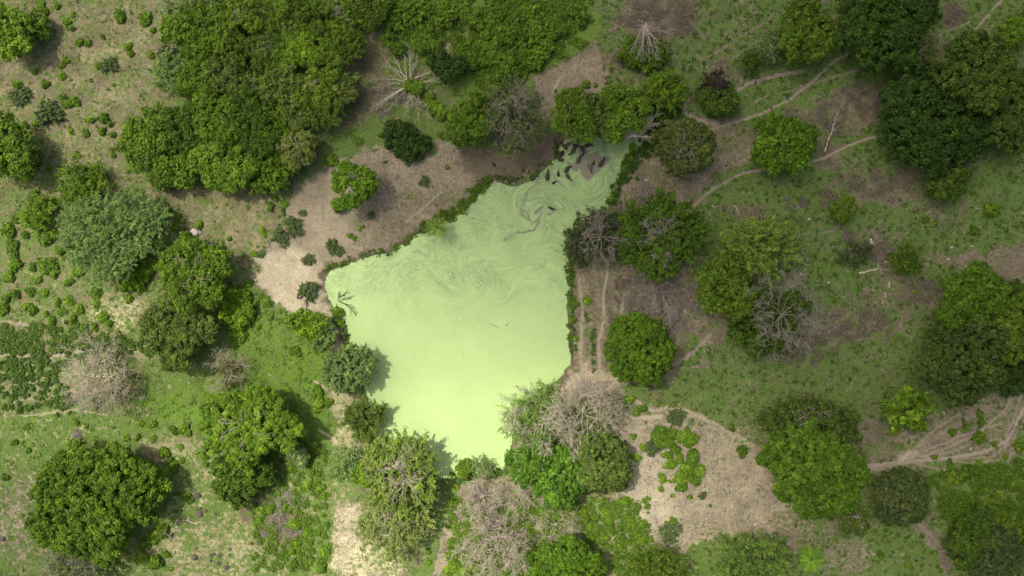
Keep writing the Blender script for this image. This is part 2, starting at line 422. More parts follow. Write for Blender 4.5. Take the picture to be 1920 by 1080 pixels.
# green colour
lv = b.math('ADD', l_, b.math('MULTIPLY', b.math('SUBTRACT', nD, .5), .6), clamp=True)
gr = b.ramp(lv, [(0.0, (.090, .150, .034)), (.35, (.112, .185, .038)), (.7, (.130, .215, .034)), (1.0, (.125, .240, .020))])
gr = b.mix(b.math('MULTIPLY', b.ss(nC, .45, .75), .6), gr, (.20, .235, .085))
gr = b.mix(b.ss(b.noise(pos, 1.7, 4, .7), .55, .75), gr, (.055, .085, .022))
vor = b.n('ShaderNodeTexVoronoi'); b.lk(pos, vor.inputs['Vector']); vor.inputs['Scale'].default_value = .8; vor.inputs['Randomness'].default_value = 1
spk = b.math('MULTIPLY', b.ss(vor.outputs['Distance'], .20, .10), b.ss(b.noise(pos, .5, 2), .52, .62))
soil = b.mix(b.math('MULTIPLY', spk, .32), soil, (.07, .055, .04))
soil = b.mix(b.math('MULTIPLY', b.ss(b.noise(pos, .12, 6, .7, 1.0), .50, .70), .35), soil, (.14, .115, .08))
# cover threshold
th = b.math('ADD', b.math('MULTIPLY', nB, .5), b.math('MULTIPLY', nD, .28))
th = b.math('ADD', th, b.math('MULTIPLY', nC, .22))
th = b.math('ADD', b.math('MULTIPLY', th, .8), b.math('MULTIPLY', b.noise(pos, .22, 5, .65, .5), .35))
th = b.math('MULTIPLY_ADD', b.math('SUBTRACT', th, .575), 4.2, .5)
cov = b.ss(b.math('SUBTRACT', b.math('MULTIPLY_ADD', g, .86, .06), th), -.16, .16)
cov = b.math('MULTIPLY', cov, b.ss(g, .0, .12))
col = b.mix(cov, soil, gr)
tsoil = b.ramp(b.math('ADD', s_, b.math('MULTIPLY', b.math('SUBTRACT', nC, .5), .35)), [(.35, (.21, .175, .122)), (.6, (.33, .28, .20)), (.85, (.50, .43, .31))])
tm = b.ss(b.math('ADD', t_, b.math('MULTIPLY', b.math('SUBTRACT', b.math('ADD', b.math('MULTIPLY', nB, .6), b.math('MULTIPLY', nC, .4)), .5), 1.9)), .42, .92)
col = b.mix(b.math('MULTIPLY', tm, .6), col, tsoil)
# dry straw speckle
col = b.mix(b.math('MULTIPLY', b.ss(b.noise(pos, 2.3, 5, .75), .6, .72), .4), col, (.30, .255, .16))
d = b.n('ShaderNodeBsdfPrincipled'); d.inputs['Roughness'].default_value = .95; d.inputs['Specular IOR Level'].default_value = .1
b.lk(col, d.inputs['Base Color'])
bp = b.n('ShaderNodeBump'); bp.inputs['Strength'].default_value = .9; bp.inputs['Distance'].default_value = .5
hh = b.math('ADD', b.math('MULTIPLY', nC, .35), b.math('MULTIPLY', nB, .6))
b.lk(b.math('MULTIPLY', hh, b.math('SUBTRACT', 1.0, b.math('MULTIPLY', t_, .6))), bp.inputs['Height']); b.lk(bp.outputs[0], d.inputs['Normal'])
b.lk(d.outputs[0], out.inputs[0])

me = mesh_np('ground', np.stack([GX, GY, Zf], -1).reshape(-1, 3), grid_faces(len(ax), len(ay)), m_ground, True,
    {'green': ('POINT', 'FLOAT', Gf), 'soil': ('POINT', 'FLOAT', Sf), 'lush': ('POINT', 'FLOAT', Lf), 'trail': ('POINT', 'FLOAT', Tf)})
tag(link('ground', me), 'dry soil, worn tracks and patchy turf around the pond', 'ground', kind='structure')

def sample_ground(px, py):
    """fields at photo px by bilinear-nearest lookup"""
    x = (np.asarray(px, float) - 960) * MPP; y = (540 - np.asarray(py, float)) * MPP
    ix = np.clip(np.searchsorted(ax, x), 0, len(ax) - 1); iy = np.clip(np.searchsorted(ay, y), 0, len(ay) - 1)
    return Gf[iy, ix], Lf[iy, ix], SDf[iy, ix], Zf[iy, ix], Tf[iy, ix]

def gz(x, y):
    ix = min(max(np.searchsorted(ax, x), 0), len(ax) - 1); iy = min(max(np.searchsorted(ay, y), 0), len(ay) - 1)
    return float(Zf[iy, ix])

# ------------------------------------------------------------------ pond surface
ws_ = .30
px0, px1, py0, py1 = 596, 1250, 205, 908
wx = np.arange((px0 - 960) * MPP, (px1 - 960) * MPP, ws_); wy = np.arange((540 - py1) * MPP, (540 - py0) * MPP, ws_)
WX, WY = np.meshgrid(wx, wy)
PX = WX / MPP + 960; PY = 540 - WY / MPP
sd = pond_sd(PX, PY)
FX, FY = PX.copy(), PY.copy()
# eddies that have wound up the weed: centre, radius, turns
EDDY = [(1082,345,16,2.6),(1000,400,50,1.3),(890,445,70,-1.5),(950,500,80,1.3),(810,520,70,-1.2),(1020,460,45,-1.8),(860,600,110,1.3),
        (1066,320,14,2.5),(740,560,70,.9),(960,640,90,-1.0),(760,640,80,-.8),(1050,395,28,2.2),(930,380,30,-1.5),(880,760,120,.6),(1110,330,40,1.2),(985,370,30,1.8),(1035,520,30,1.4)]
for cx, cy, r, a in EDDY:
    dx, dy = FX - cx, FY - cy; rr = np.hypot(dx, dy)
    an = a * np.exp(-(rr / r) ** 2)
    c, s = np.cos(an), np.sin(an)
    FX = cx + dx * c - dy * s; FY = cy + dx * s + dy * c
# wind drift lines run diagonal; stretch
u = FX * .94 - FY * .34; v = FX * .34 + FY * .94
n_w = fbm(FX / 60, FY / 60, 21, 3)
flow = np.stack([u / 5.2, (v + n_w * 40) / 1.35, np.zeros_like(u)], -1)
# open mud water where the herd stands, and drawn-out streaks
mud = np.zeros(PX.shape)
jx = PX + (fbm(PX / 8, PY / 8, 41, 4) - .5) * 16; jy = PY + (fbm(PX / 8, PY / 8, 42, 4) - .5) * 16
mud = np.maximum(mud, sstep(-4, 9, sdist_poly(jx, jy, [(1068,318),(1060,305),(1080,300),(1085,270),(1105,280),(1120,282),(1133,290),(1142,288),(1145,302),(1133,318),(1118,332),(1104,340),(1094,338),(1085,322),(1072,322)])))
def streak(pts, hw, st, fade=1.7):
    global mud
    d = dist_line(jx * .35 + PX * .65, jy * .35 + PY * .65, pts)
    mud = np.maximum(mud, st * sstep(hw * fade, hw * .3, d))
streak([(1012,341),(1002,348),(990,360),(982,374),(978,388),(978,402)], 4.6, .56, 1.5)
streak([(978,396),(984,408),(996,414)], 2.4, .66)
streak([(930,428),(938,422),(955,421),(972,424)], 4.5, .46, 1.4)
streak([(968,437),(985,436),(998,432)], 2.4, .62); streak([(942,454),(952,444),(962,438),(975,434)], 1.6, .55)
streak([(1003,398),(1010,392),(1018,388)], 3.6, .68, 1.3); streak([(996,420),(1004,416),(1012,404)], 3.4, .62, 1.3)
streak([(1026,400),(1029,404),(1032,403)], 1.6, .6); streak([(1036,485),(1046,478),(1056,488)], 3.4, .45); streak([(1030,460),(1038,464),(1030,468)], 2, .5)
streak([(985,396),(996,414),(1008,414),(1014,404),(1016,396)], 2, .7)
streak([(1003,400),(1010,396),(1016,388)], 2.6, .75); streak([(984,436),(1000,432),(1008,424),(1012,410)], 2.4, .8)
streak([(930,427),(945,430),(965,422),(976,424)], 3, .5); streak([(945,453),(965,436),(984,436)], 1.6, .6)
streak([(1030,388),(1042,392),(1030,402)], 2.4, .8); streak([(1004,338),(1020,328),(1030,322)], 2, .7)
streak([(1040,472),(1052,470)], 3, .5); streak([(886,440),(902,440)], 1.2, .6); streak([(1040,330),(1052,340),(1070,345),(1082,352),(1090,340)], 1.6, .5)
streak([(905,415),(935,408),(965,402)], 1.2, .4)
# dim northern arm: cloud shade painted into the weed colour, with thinner swirled weed
thin = sstep(500, 350, PY + (fbm(PX / 40, PY / 40, 51, 4) - .5) * 120) * .75
thin += .6 * sstep(40, 0, np.abs(dist_line(PX, PY, [(1160,340),(1110,375),(1050,385),(1010,372)])) + (fbm(FX / 30, FY / 30, 71, 3) - .5) * 30) * .6
thin += .35 * sstep(.52, .75, fbm(FX / 34, FY / 20, 61, 4)) * sstep(640, 520, PY)
clear = sstep(650, 470, PY + (fbm(PX / 50, PY / 50, 81, 3) - .5) * 160) * .94 + .06
m_pond, nt, out = newmat('duckweed_water'); b = NB(nt)
fl = b.attr('flow', 'Vector'); mu = b.attr('mud'); shade_thin = b.attr('thin'); clr = b.attr('streaky')
geo = b.n('ShaderNodeNewGeometry'); pos = geo.outputs['Position']
n1 = b.noise(fl, .22, 6, .62, .35); n2 = b.noise(fl, .6, 5, .65, .2); n3 = b.noise(pos, 2.2, 4, .7); n4 = b.noise(pos, .06, 3, .5)
base = b.ramp(b.math('ADD', b.math('MULTIPLY_ADD', b.math('SUBTRACT', n1, .5), b.math('MULTIPLY_ADD', clr, .6, .12), .35), b.math('MULTIPLY', n4, .3)), [(.3, (.345, .480, .175)), (.5, (.412, .555, .212)), (.7, (.475, .610, .255))])
base = b.mix(b.math('MULTIPLY', b.math('MULTIPLY', shade_thin, b.ss(n1, .30, .62)), 1.0), base, (.225, .315, .125))  # one dark tint serves the painted shade and the thinner weed
rid = b.math('ABSOLUTE', b.math('SUBTRACT', n1, .5)); line = b.ss(rid, .03, .0)
rid2 = b.math('ABSOLUTE', b.math('SUBTRACT', n2, .47)); line2 = b.ss(rid2, .02, .0)
lm = b.math('MULTIPLY', b.math('MAXIMUM', b.math('MULTIPLY', line, .85), b.math('MULTIPLY', line2, .55)), clr)
gate = b.ss(b.noise(pos, .13, 3, .6), .42, .62)
base = b.mix(b.math('MULTIPLY', lm, gate), base, (.15, .24, .11))
n5 = b.noise(fl, .11, 8, .72, .9)
r5 = b.ss(b.math('ABSOLUTE', b.math('SUBTRACT', n5, .5)), .018, .0)
g5 = b.ss(b.noise(pos, .07, 3, .6), .36, .52)
base = b.mix(b.math('MULTIPLY', b.math('MULTIPLY', r5, g5), b.math('MULTIPLY', clr, .8)), base, (.13, .20, .10))
base = b.mix(b.math('MULTIPLY', b.math('MULTIPLY', b.ss(n5, .52, .66), clr), .48), base, (.20, .31, .125))
base = b.mix(b.math('MULTIPLY', b.ss(b.noise(pos, .5, 6, .75), .56, .74), .22), base, (.25, .38, .15))
base = b.mix(b.math('MULTIPLY', b.ss(n3, .62, .8), .25), base, (.28, .42, .14))
base = b.mix(b.math('MULTIPLY', b.ss(n3, .38, .2), .25), base, (.56, .70, .30))
thr = b.noise(pos, .35, 9, .78, 1.6)
base = b.mix(b.math('MULTIPLY', b.math('MULTIPLY', b.ss(b.math('ABSOLUTE', b.math('SUBTRACT', thr, .5)), .010, .0), b.ss(b.noise(pos, .09, 4, .6), .44, .58)), .6), base, (.16, .26, .12))
mudn = b.ss(b.math('ADD', mu, b.math('ADD', b.math('MULTIPLY', b.math('SUBTRACT', n2, .5), 1.3), b.math('MULTIPLY', b.math('SUBTRACT', n3, .5), .7))), .40, .66)
mudc = b.mix(n3, (.15, .135, .090), (.245, .225, .155))
colp = b.mix(b.math('MULTIPLY', mudn, .93), base, mudc)
d = b.n('ShaderNodeBsdfPrincipled'); b.lk(colp, d.inputs['Base Color'])
b.lk(b.math('MULTIPLY_ADD', mudn, -.35, .75), d.inputs['Roughness']); d.inputs['Specular IOR Level'].default_value = .25
bp = b.n('ShaderNodeBump'); bp.inputs['Strength'].default_value = .25; bp.inputs['Distance'].default_value = .05
b.lk(n3, bp.inputs['Height']); b.lk(bp.outputs[0], d.inputs['Normal']); b.lk(d.outputs[0], out.inputs[0])
keep = sd > -1.8
f = grid_faces(len(wx), len(wy)); f = f[keep.ravel()[f].all(1)]
used, inv = np.unique(f, return_inverse=True); f = inv.reshape(-1, 4)
def U(a): return a.reshape(-1)[used]
me = mesh_np('pond_water', np.stack([U(WX), U(WY), np.full(len(used), -.405)], -1), f, m_pond, False,
    {'flow': ('POINT', 'FLOAT_VECTOR', flow.reshape(-1, 3)[used]), 'mud': ('POINT', 'FLOAT', U(mud)), 'thin': ('POINT', 'FLOAT', U(np.clip(thin, 0, 1))), 'streaky': ('POINT', 'FLOAT', U(clear))})
tag(link('pond_water', me), 'pond covered in bright pale green duckweed with swirled streaks', 'pond', kind='structure')

m_pud, nt, out = newmat('murky_water'); b = NB(nt)
geo = b.n('ShaderNodeNewGeometry'); n = b.noise(geo.outputs['Position'], .8, 3)
d = b.n('ShaderNodeBsdfPrincipled'); b.lk(b.mix(n, (.16, .14, .05), (.26, .23, .11)), d.inputs['Base Color']); d.inputs['Roughness'].default_value = .25
b.lk(d.outputs[0], out.inputs[0])
cx, cy = W(138, 681); an = np.linspace(0, 2 * np.pi, 40, endpoint=False)
zp = gz(cx, cy) + .28
vv = np.stack([cx + np.cos(an) * 2.6, cy + np.sin(an) * 2.2, np.full(40, zp)], -1); vv = np.vstack([vv, [[cx, cy, zp]]])
tag(link('puddle', mesh_np('puddle', vv, np.array([[i, (i + 1) % 40, 40] for i in range(40)]), m_pud)), 'small murky brown puddle in a hollow', 'puddle', kind='structure')

# ------------------------------------------------------------------ cloud whose shade lies over the north and east
SH = [(100,60,.26),(60,300,.20),(300,300,.24),(250,120,.22),(480,80,.45),(500,250,.40),(650,60,.62),(750,130,.80),(900,60,.62),(1050,60,.66),(1200,100,.82),(1400,60,.95),
 (1700,60,1.1),(1860,200,1.1),(1000,300,1.0),(1100,320,1.0),(900,260,.90),(850,360,.78),(760,330,.66),(800,450,.50),(1000,430,.86),(900,520,.46),(1040,560,.46),(760,560,.22),(850,650,.16),(850,800,0),
 (60,600,.12),(150,480,.14),(120,720,.12),(100,950,.26),(260,900,.16),(60,1060,.45),(450,850,.08),(350,1050,.18),(550,1000,.06),(700,950,0),(700,1060,0),(900,950,0),(930,1060,.06),(1060,880,.05),(1060,760,0),(1060,1050,.14),
 (1150,740,.12),(1230,960,.16),(1220,1060,.26),(1200,650,.42),(1250,450,.72),(1250,560,.66),(1400,500,.86),(1600,600,.95),(1850,620,.80),(1530,870,.55),(1300,730,.62),(1300,800,.30),
 (1690,930,.72),(1850,1000,.85),(1600,400,1.05),(1880,400,.9),(650,350,.45),(540,520,.06),(600,430,.22),(1420,1040,.42),(1350,900,.30),(1450,960,.42),(1690,1050,.62),(560,650,.22),(400,520,.16),(1750,820,.8),(600,250,.62),
 (400,400,.18),(1650,250,1.1),(1450,250,.92),(470,630,.2),(1130,600,.36)]
def shade_field(PX, PY):
    num = np.zeros(PX.shape); den = np.zeros(PX.shape) + 1e-12
    for x, y, s in SH:
        w = np.exp(-((PX - x) ** 2 + (PY - y) ** 2) / (2 * 68 ** 2)) + 1e-7 / (1 + ((PX - x) ** 2 + (PY - y) ** 2) / 1e4)
        num += w * s; den += w
    return num / den
CL_H = 620.0; SIGMA = 0.035
cs = 6.0
cxs = np.arange(-260, 260, cs); cys = np.arange(-190, 190, cs)
CX, CY = np.meshgrid(cxs, cys)
sf = shade_field(CX / MPP + 960, 540 - CY / MPP)
TAU = 2.65
edge = sstep(0, 50, np.minimum(260 - np.abs(CX), 190 - np.abs(CY)))
thick = TAU * sf * (.9 + .2 * fbm(CX / 30, CY / 30, 201, 3)) * math.sin(R(SUN_EL)) / SIGMA * edge
thick = np.maximum(thick, 0.02)
off = Vector((SUN_DIR.x, SUN_DIR.y)) * (CL_H / math.tan(R(SUN_EL)))
top = np.stack([CX + off.x, CY + off.y, CL_H + thick * .72], -1).reshape(-1, 3)
bot = np.stack([CX + off.x, CY + off.y, CL_H - thick * .28], -1).reshape(-1, 3)
nv = len(top); ftop = grid_faces(len(cxs), len(cys)); fbot = ftop[:, ::-1] + nv
i = np.arange(nv).reshape(len(cys), len(cxs))
ring = np.concatenate([i[0, :-1], i[:-1, -1], i[-1, :0:-1], i[:0:-1, 0]])
side = np.stack([ring, ring + nv, np.roll(ring, -1) + nv, np.roll(ring, -1)], -1)
m_cl, nt, out = newmat('cloud_vapour'); b = NB(nt)
pv = b.n('ShaderNodeVolumePrincipled'); pv.inputs['Color'].default_value = (.97, .97, .98, 1); pv.inputs['Density'].default_value = SIGMA
b.lk(pv.outputs[0], out.inputs['Volume'])
m_cl.cycles.homogeneous_volume = True
tag(link('cloud', mesh_np('cloud', np.vstack([top, bot]), [ftop, fbot, side], m_cl, True)), 'soft uneven cloud drifting high over the land', 'cloud', kind='stuff')

# ------------------------------------------------------------------ leaf and branch mesh makers
def unit(v): return v / (np.linalg.norm(v, axis=-1, keepdims=True) + 1e-9)

def leaf_quads(C, N, size, rng, aspect=1.6, tone=None, curl=.18):
    """C centres, N normals -> diamond leaves"""
    n = len(C)
    rnd = unit(rng.normal(size=(n, 3)))
    T = unit(np.cross(N, rnd)); B = np.cross(N, T)
    s = size * rng.uniform(.65, 1.35, (n, 1))
    a = T * s * aspect * .5; bb = B * s * .5
    up = N * s * curl
    V = np.stack([C - a - up, C + bb, C + a - up, C - bb], 1).reshape(-1, 3)
    F = np.arange(n * 4).reshape(n, 4)
    if tone is None: tone = np.clip(rng.normal(.5, .2, n), 0, 1)
    return V, F, tone

def crown_mesh(name, lobes, rng, leaf=.42, clump=1.15, per=46, gap=.10, flat=.72, ragged=.16, droop=.0, feather=False):
    """lobes: (x,y,z,r) in metres, crown built of leafy clumps over the lobes' upper shells"""
    Cs = []; Ns = []; Ts = []
    if ragged > .12:
        ex = []
        for (x, y, z, r) in lobes:
            for _ in range(int(4 + ragged * 22)):
                a_ = rng.uniform(0, 6.283); q_ = r * rng.uniform(.6, 1.12); rr_ = r * rng.uniform(.16, .38)
                ex.append((x + math.cos(a_) * q_, y + math.sin(a_) * q_, z + r * flat * rng.uniform(-.1, .55), rr_))
        lobes = [(x, y, z, r * .88) for x, y, z, r in lobes] + ex
    L = np.array(lobes, float)
    for k, (x, y, z, r) in enumerate(L):
        area = 2 * math.pi * r * r * .95
        n = max(5, int(area / (clump * clump * (.62 if feather or leaf < .3 else .88))))
        g = np.arange(n) + .5
        zz = 1 - g / n * 1.22                       # from top down to a little under the rim
        ph = g * 2.399963 + rng.uniform(0, 6)
        rr = np.sqrt(np.clip(1 - zz * zz, 0, 1))
        D = np.stack([np.cos(ph) * rr, np.sin(ph) * rr, zz], -1)
        D = unit(D + rng.normal(0, .09, D.shape))
        lump = 1 + ragged * (2 * vnoise(np.arctan2(D[:, 1], D[:, 0]) * 2.1 + k * 9, D[:, 2] * 2.5, 7 + k) - 1)
        rad = r * lump * rng.uniform(.80, 1.08, n) * (1 if ragged < .12 else .86 + .28 * vnoise(D[:, 0] * 3 + 5 * k, D[:, 1] * 3, 77 + k))
        P = np.array([x, y, z]) + D * rad[:, None] * np.array([1, 1, flat])
        keep = rng.uniform(size=n) > gap * .5
        hn = vnoise(P[:, 0] / 1.9 + 31 * k, P[:, 1] / 1.9 + P[:, 2] * .35, 3) 
        keep &= hn > gap * .95
        for j, (x2, y2, z2, r2) in enumerate(L):
            if j != k:
                q = (P - np.array([x2, y2, z2])) / np.array([1, 1, flat])
                keep &= ~((np.linalg.norm(q, axis=1) < r2 * .80))
        P, D = P[keep], D[keep]
        if not len(P): continue
        m = len(P)
        cr = clump * rng.uniform(.38, 1.12, m)
        ctone = np.clip(rng.normal(.30, .12, m) + .36 * vnoise(P[:, 0] / 2.6, P[:, 1] / 2.6, 12 + k), .08, .92)
        idx = np.repeat(np.arange(m), int(per * (1 if feather or leaf < .3 else 1.5)))
        if feather:
            # sprays: leaves strung along thin outward arching twigs
            t = rng.uniform(-.2, 1.35, (len(idx), 1))
            tw = unit(D[idx] * np.array([1, 1, .35]) + np.repeat(rng.normal(0, .55, (m, 3)), per, 0))
            C = P[idx] + tw * t * cr[idx, None] * 1.25 + rng.normal(0, .16, (len(idx), 3)) * cr[idx, None]
            N = unit(np.array([0, 0, 1.0]) + rng.normal(0, .55, (len(idx), 3)) + D[idx] * .3)
        else:
            d = unit(rng.normal(size=(len(idx), 3)) + D[idx] * .9 + np.array([0, 0, .6]))
            C = P[idx] + d * (cr[idx] * rng.uniform(.35, 1.22, len(idx)))[:, None] * np.array([1, 1, .82])
            N = unit(d + rng.normal(0, .45, d.shape) + np.array([0, 0, .35]))
        Cs.append(C); Ns.append(N); Ts.append(np.clip(ctone[idx] + rng.normal(0, .13, len(idx)), 0, 1))
        # inner foliage
        ni = int(n * per * .22)
        q = unit(rng.normal(size=(ni, 3))) * (r * rng.uniform(.3, .85, (ni, 1))); q[:, 2] = np.abs(q[:, 2]) * flat - r * .15
        Cs.append(q + np.array([x, y, z])); Ns.append(unit(rng.normal(size=(ni, 3)) + np.array([0, 0, .6]))); Ts.append(np.full(ni, .42))
    C = np.vstack(Cs); N = np.vstack(Ns); T = np.concatenate(Ts)
    V, F, tone = leaf_quads(C, N, leaf, rng, tone=T)
    return mesh_np(name, V, F, M_leaf, False, {'tone': ('FACE', 'FLOAT', tone)})

def tubes_mesh(name, segs, mat, sides=4):
    """segs: list of (p0, r0, p1, r1)"""
    S = np.array([(*a, ra, *c, rc) for a, ra, c, rc in segs], float)
    A = S[:, :3]; ra = S[:, 3]; Bp = S[:, 4:7]; rb = S[:, 7]
    d = unit(Bp - A); ref = np.where(np.abs(d[:, 2:3]) > .9, np.array([[1., 0, 0]]), np.array([[0, 0, 1.]]))
    u = unit(np.cross(d, ref)); w = np.cross(d, u)
    an = np.arange(sides) * 2 * np.pi / sides
    ring = lambda P, r: P[:, None] + r[:, None, None] * (np.cos(an)[None, :, None] * u[:, None] + np.sin(an)[None, :, None] * w[:, None])
    V = np.concatenate([ring(A, ra), ring(Bp, rb)], 1).reshape(-1, 3)
    n = len(S); base = (np.arange(n) * 2 * sides)[:, None]
    F = np.concatenate([np.stack([base[:, 0] + i, base[:, 0] + (i + 1) % sides, base[:, 0] + sides + (i + 1) % sides, base[:, 0] + sides + i], -1) for i in range(sides)])
    caps = np.concatenate([base + np.arange(sides)[::-1], base + sides + np.arange(sides)])
    return mesh_np(name, V, [F, caps] , mat, True)

def bare_segs(rnd, base, R_, H_, limbs=7, depth=5, r0=.26, up=.5, spread=1.0, a0=0, a1=6.283, wander=.5, forkn=(2, 3), trunk_frac=.25, minr=.034):
    """leafless tree: trunk then forking limbs reaching radius R_ and height H_"""
    segs = []
    b0 = Vector(base); th = H_ * trunk_frac
    top = b0 + Vector((rnd.uniform(-.2, .2), rnd.uniform(-.2, .2), th))
    trunk = [(tuple(b0), r0 * 1.15, tuple(top), r0 * .9)]
    def grow(p, d, ln, r, lev):
        n = 3; q = p
        for k in range(n):
            d = (d + Vector((rnd.gauss(0, wander), rnd.gauss(0, wander), rnd.gauss(0, wander * .6)))* .5).normalized()
            q2 = q + d * (ln / n)
            r2 = max(minr, r * .86)
            segs.append((tuple(q), r, tuple(q2), r2)); q = q2; r = r2
            if q.z < .1: q.z = .1
            if lev > 0 and k < n - 1 and rnd.random() < .55:
                side = Vector((d.y, -d.x, rnd.uniform(-.1, .5))).normalized() * rnd.choice((-1, 1))
                grow(q, (d + side * rnd.uniform(.6, 1.1)).normalized(), ln * rnd.uniform(.45, .7), r * .6, lev - 1)
        if lev > 0:
            for _ in range(rnd.randint(*forkn)):
                dd = (d + Vector((rnd.gauss(0, .55), rnd.gauss(0, .55), rnd.gauss(.05, .35)))).normalized()
                grow(q, dd, ln * rnd.uniform(.6, .82), r * .72, lev - 1)
    for i in range(limbs):
        a = a0 + (a1 - a0) * (i + rnd.uniform(.1, .9)) / limbs
        d = Vector((math.cos(a) * spread, math.sin(a) * spread, up * rnd.uniform(.6, 1.5))).normalized()
        grow(top, d, R_ * rnd.uniform(.46, .60), r0 * rnd.uniform(.45, .7), depth)
    return trunk, segs

def limb_segs(rnd, base, lobes, r0):
    """trunk and tapering limbs reaching into each lobe"""
    b0 = Vector(base); zmin = min(l[2] for l in lobes)
    cx = sum(l[0] for l in lobes) / len(lobes); cy = sum(l[1] for l in lobes) / len(lobes)
    fork = Vector((b0.x * .75 + cx * .25, b0.y * .75 + cy * .25, b0.z + max(.6, (zmin - b0.z) * .5)))
    segs = []
    p = b0; r = r0
    for k in range(3):
        q = b0.lerp(fork, (k + 1) / 3) + Vector((rnd.uniform(-.1, .1), rnd.uniform(-.1, .1), 0))
        segs.append((tuple(p), r, tuple(q), r * .9)); p = q; r *= .9
    for (x, y, z, rr) in lobes:
        e = Vector((x, y, z + rr * .25)); q = fork; rl = r0 * .6; n = 4
        for k in range(n):
            t = (k + 1) / n
            q2 = fork.lerp(e, t) + Vector((0, 0, -.25 * rr * math.sin(math.pi * t) * .4)) + Vector((rnd.uniform(-.2, .2), rnd.uniform(-.2, .2), 0))
            segs.append((tuple(q), rl, tuple(q2), rl * .74)); q = q2; rl *= .74
            for _ in range(2):
                dd = Vector((rnd.gauss(0, 1), rnd.gauss(0, 1), rnd.uniform(0, .8))).normalized() * rr * rnd.uniform(.3, .75)
                segs.append((tuple(q), rl * .6, tuple(q + dd), max(.02, rl * .2)))
    return segs

# ------------------------------------------------------------------ tree styles
STYLE = {
 # leaf, clump, per, gap, flat, ragged, feather
 'dense':   dict(leaf=.40, clump=.95, per=44, gap=.03, flat=.80, ragged=.10),
 'round':   dict(leaf=.46, clump=1.05, per=40, gap=.08, flat=.74, ragged=.16),
 'big':     dict(leaf=.44, clump=1.35, per=62, gap=.14, flat=.66, ragged=.2),
 'coarse':  dict(leaf=.75, clump=1.1, per=20, gap=.14, flat=.74, ragged=.18),
 'loose':   dict(leaf=.38, clump=1.15, per=34, gap=.30, flat=.62, ragged=.28),
 'thin':    dict(leaf=.34, clump=1.2, per=20, gap=.42, flat=.55, ragged=.34),
 'feather': dict(leaf=.27, clump=1.5, per=66, gap=.10, flat=.50, ragged=.2, feather=True),
 'wispy':   dict(leaf=.25, clump=1.5, per=36, gap=.28, flat=.50, ragged=.3, feather=True),
}
GREEN = {
 'bright': (.145, .250, .015), 'lime': (.165, .275, .022), 'mid': (.115, .198, .015), 'dark': (.078, .142, .013), 'deep': (.046, .090, .012),
 'olive': (.112, .168, .028), 'grey': (.175, .275, .080), 'greydark': (.095, .138, .044), 'pale': (.150, .225, .036), 'yellow': (.175, .225, .042),
 'sage': (.18, .245, .088), 'dryolive': (.190, .190, .085),
}
LM = []    # landmarks for naming bushes: (px, py, phrase)
tree_count = 0
FEET = []

def tree(name, label, style, col, lobes_px, h, lm=None, twig=0.0, group=None, trunk_r=None, seed=None, kw=None, dead=None):
    """lobes_px: (px,py,rpx). h: crown top height in metres"""
    global tree_count
    tree_count += 1
    rnd = random.Random(seed or tree_count * 13 + 1); rng = np.random.default_rng(seed or tree_count * 31 + 7)
    st = dict(STYLE[style]); st.update(kw or {})
    st['leaf'] *= rnd.uniform(.8, 1.15); st['clump'] *= rnd.uniform(.78, 1.25); st['flat'] *= rnd.uniform(.85, 1.1)
    FEET.extend(lobes_px)
    rmax = max(l[2] for l in lobes_px) * MPP
    cxp = sum(l[0] * l[2] ** 2 for l in lobes_px) / sum(l[2] ** 2 for l in lobes_px)
    cyp = sum(l[1] * l[2] ** 2 for l in lobes_px) / sum(l[2] ** 2 for l in lobes_px)
    bx, by = W(cxp, cyp, h * .75); bz = gz(bx, by)
    lobes = []
    for (lx, ly, lr) in lobes_px:
        r = lr * MPP * (CAM_H - h) / CAM_H
        z = h - r * st['flat'] - (rmax - r) * .35 * rnd.uniform(.3, 1.6)
        z = max(z, r * .25)
        x, y = W(lx, ly, z + r * .2)
        lobes.append((x - bx, y - by, z, r))
    root = bpy.data.objects.new(name, None); COL.objects.link(root); root.empty_display_size = .5
    root.location = (bx, by, bz)
    tag(root, label, 'tree' if 'shrub' not in name and 'bush' not in name else 'shrub', group)
    col = GREEN[col] if isinstance(col, str) else col
    kf = 1.22 if cxp < 620 else (1.14 if cxp < 1180 else 1.0)      # brighter light in the west, put into the crown colour
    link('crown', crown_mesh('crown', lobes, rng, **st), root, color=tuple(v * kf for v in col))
    link('trunk', tubes_mesh('trunk', limb_segs(rnd, (0, 0, -.3), lobes, trunk_r or max(.12, .032 * h)), M_bark, 6), root)
    if twig > .22:
        R_ = rmax * 1.25
        tr, sg = bare_segs(rnd, (0, 0, h * .35), R_, h * .9, limbs=int(4 + 6 * twig), depth=3 if twig > .4 else 2, r0=.15, up=.85, minr=.036)
        Lb = np.array(lobes)
        def lift(p):
            d2 = (Lb[:, 0] - p[0]) ** 2 + (Lb[:, 1] - p[1]) ** 2
            zs = (Lb[:, 2] + st['flat'] * np.sqrt(np.clip(Lb[:, 3] ** 2 - d2, .05, None))).max()
            f = min(1.0, math.hypot(p[0], p[1]) / (rmax * .35)) 
            return (p[0], p[1], p[2] * (1 - f) + f * (zs + .35 * math.sin(p[0] * 1.3) * math.cos(p[1] * 1.1) + .25))
        sg = [(lift(p0), r0_, lift(p1), r1_) for p0, r0_, p1, r1_ in sg]
        o = link('bare_branches', tubes_mesh('bare_branches', sg, dead or M_deadgrey, 3), root)
    if lm: LM.append((cxp, cyp, lm))
    return root

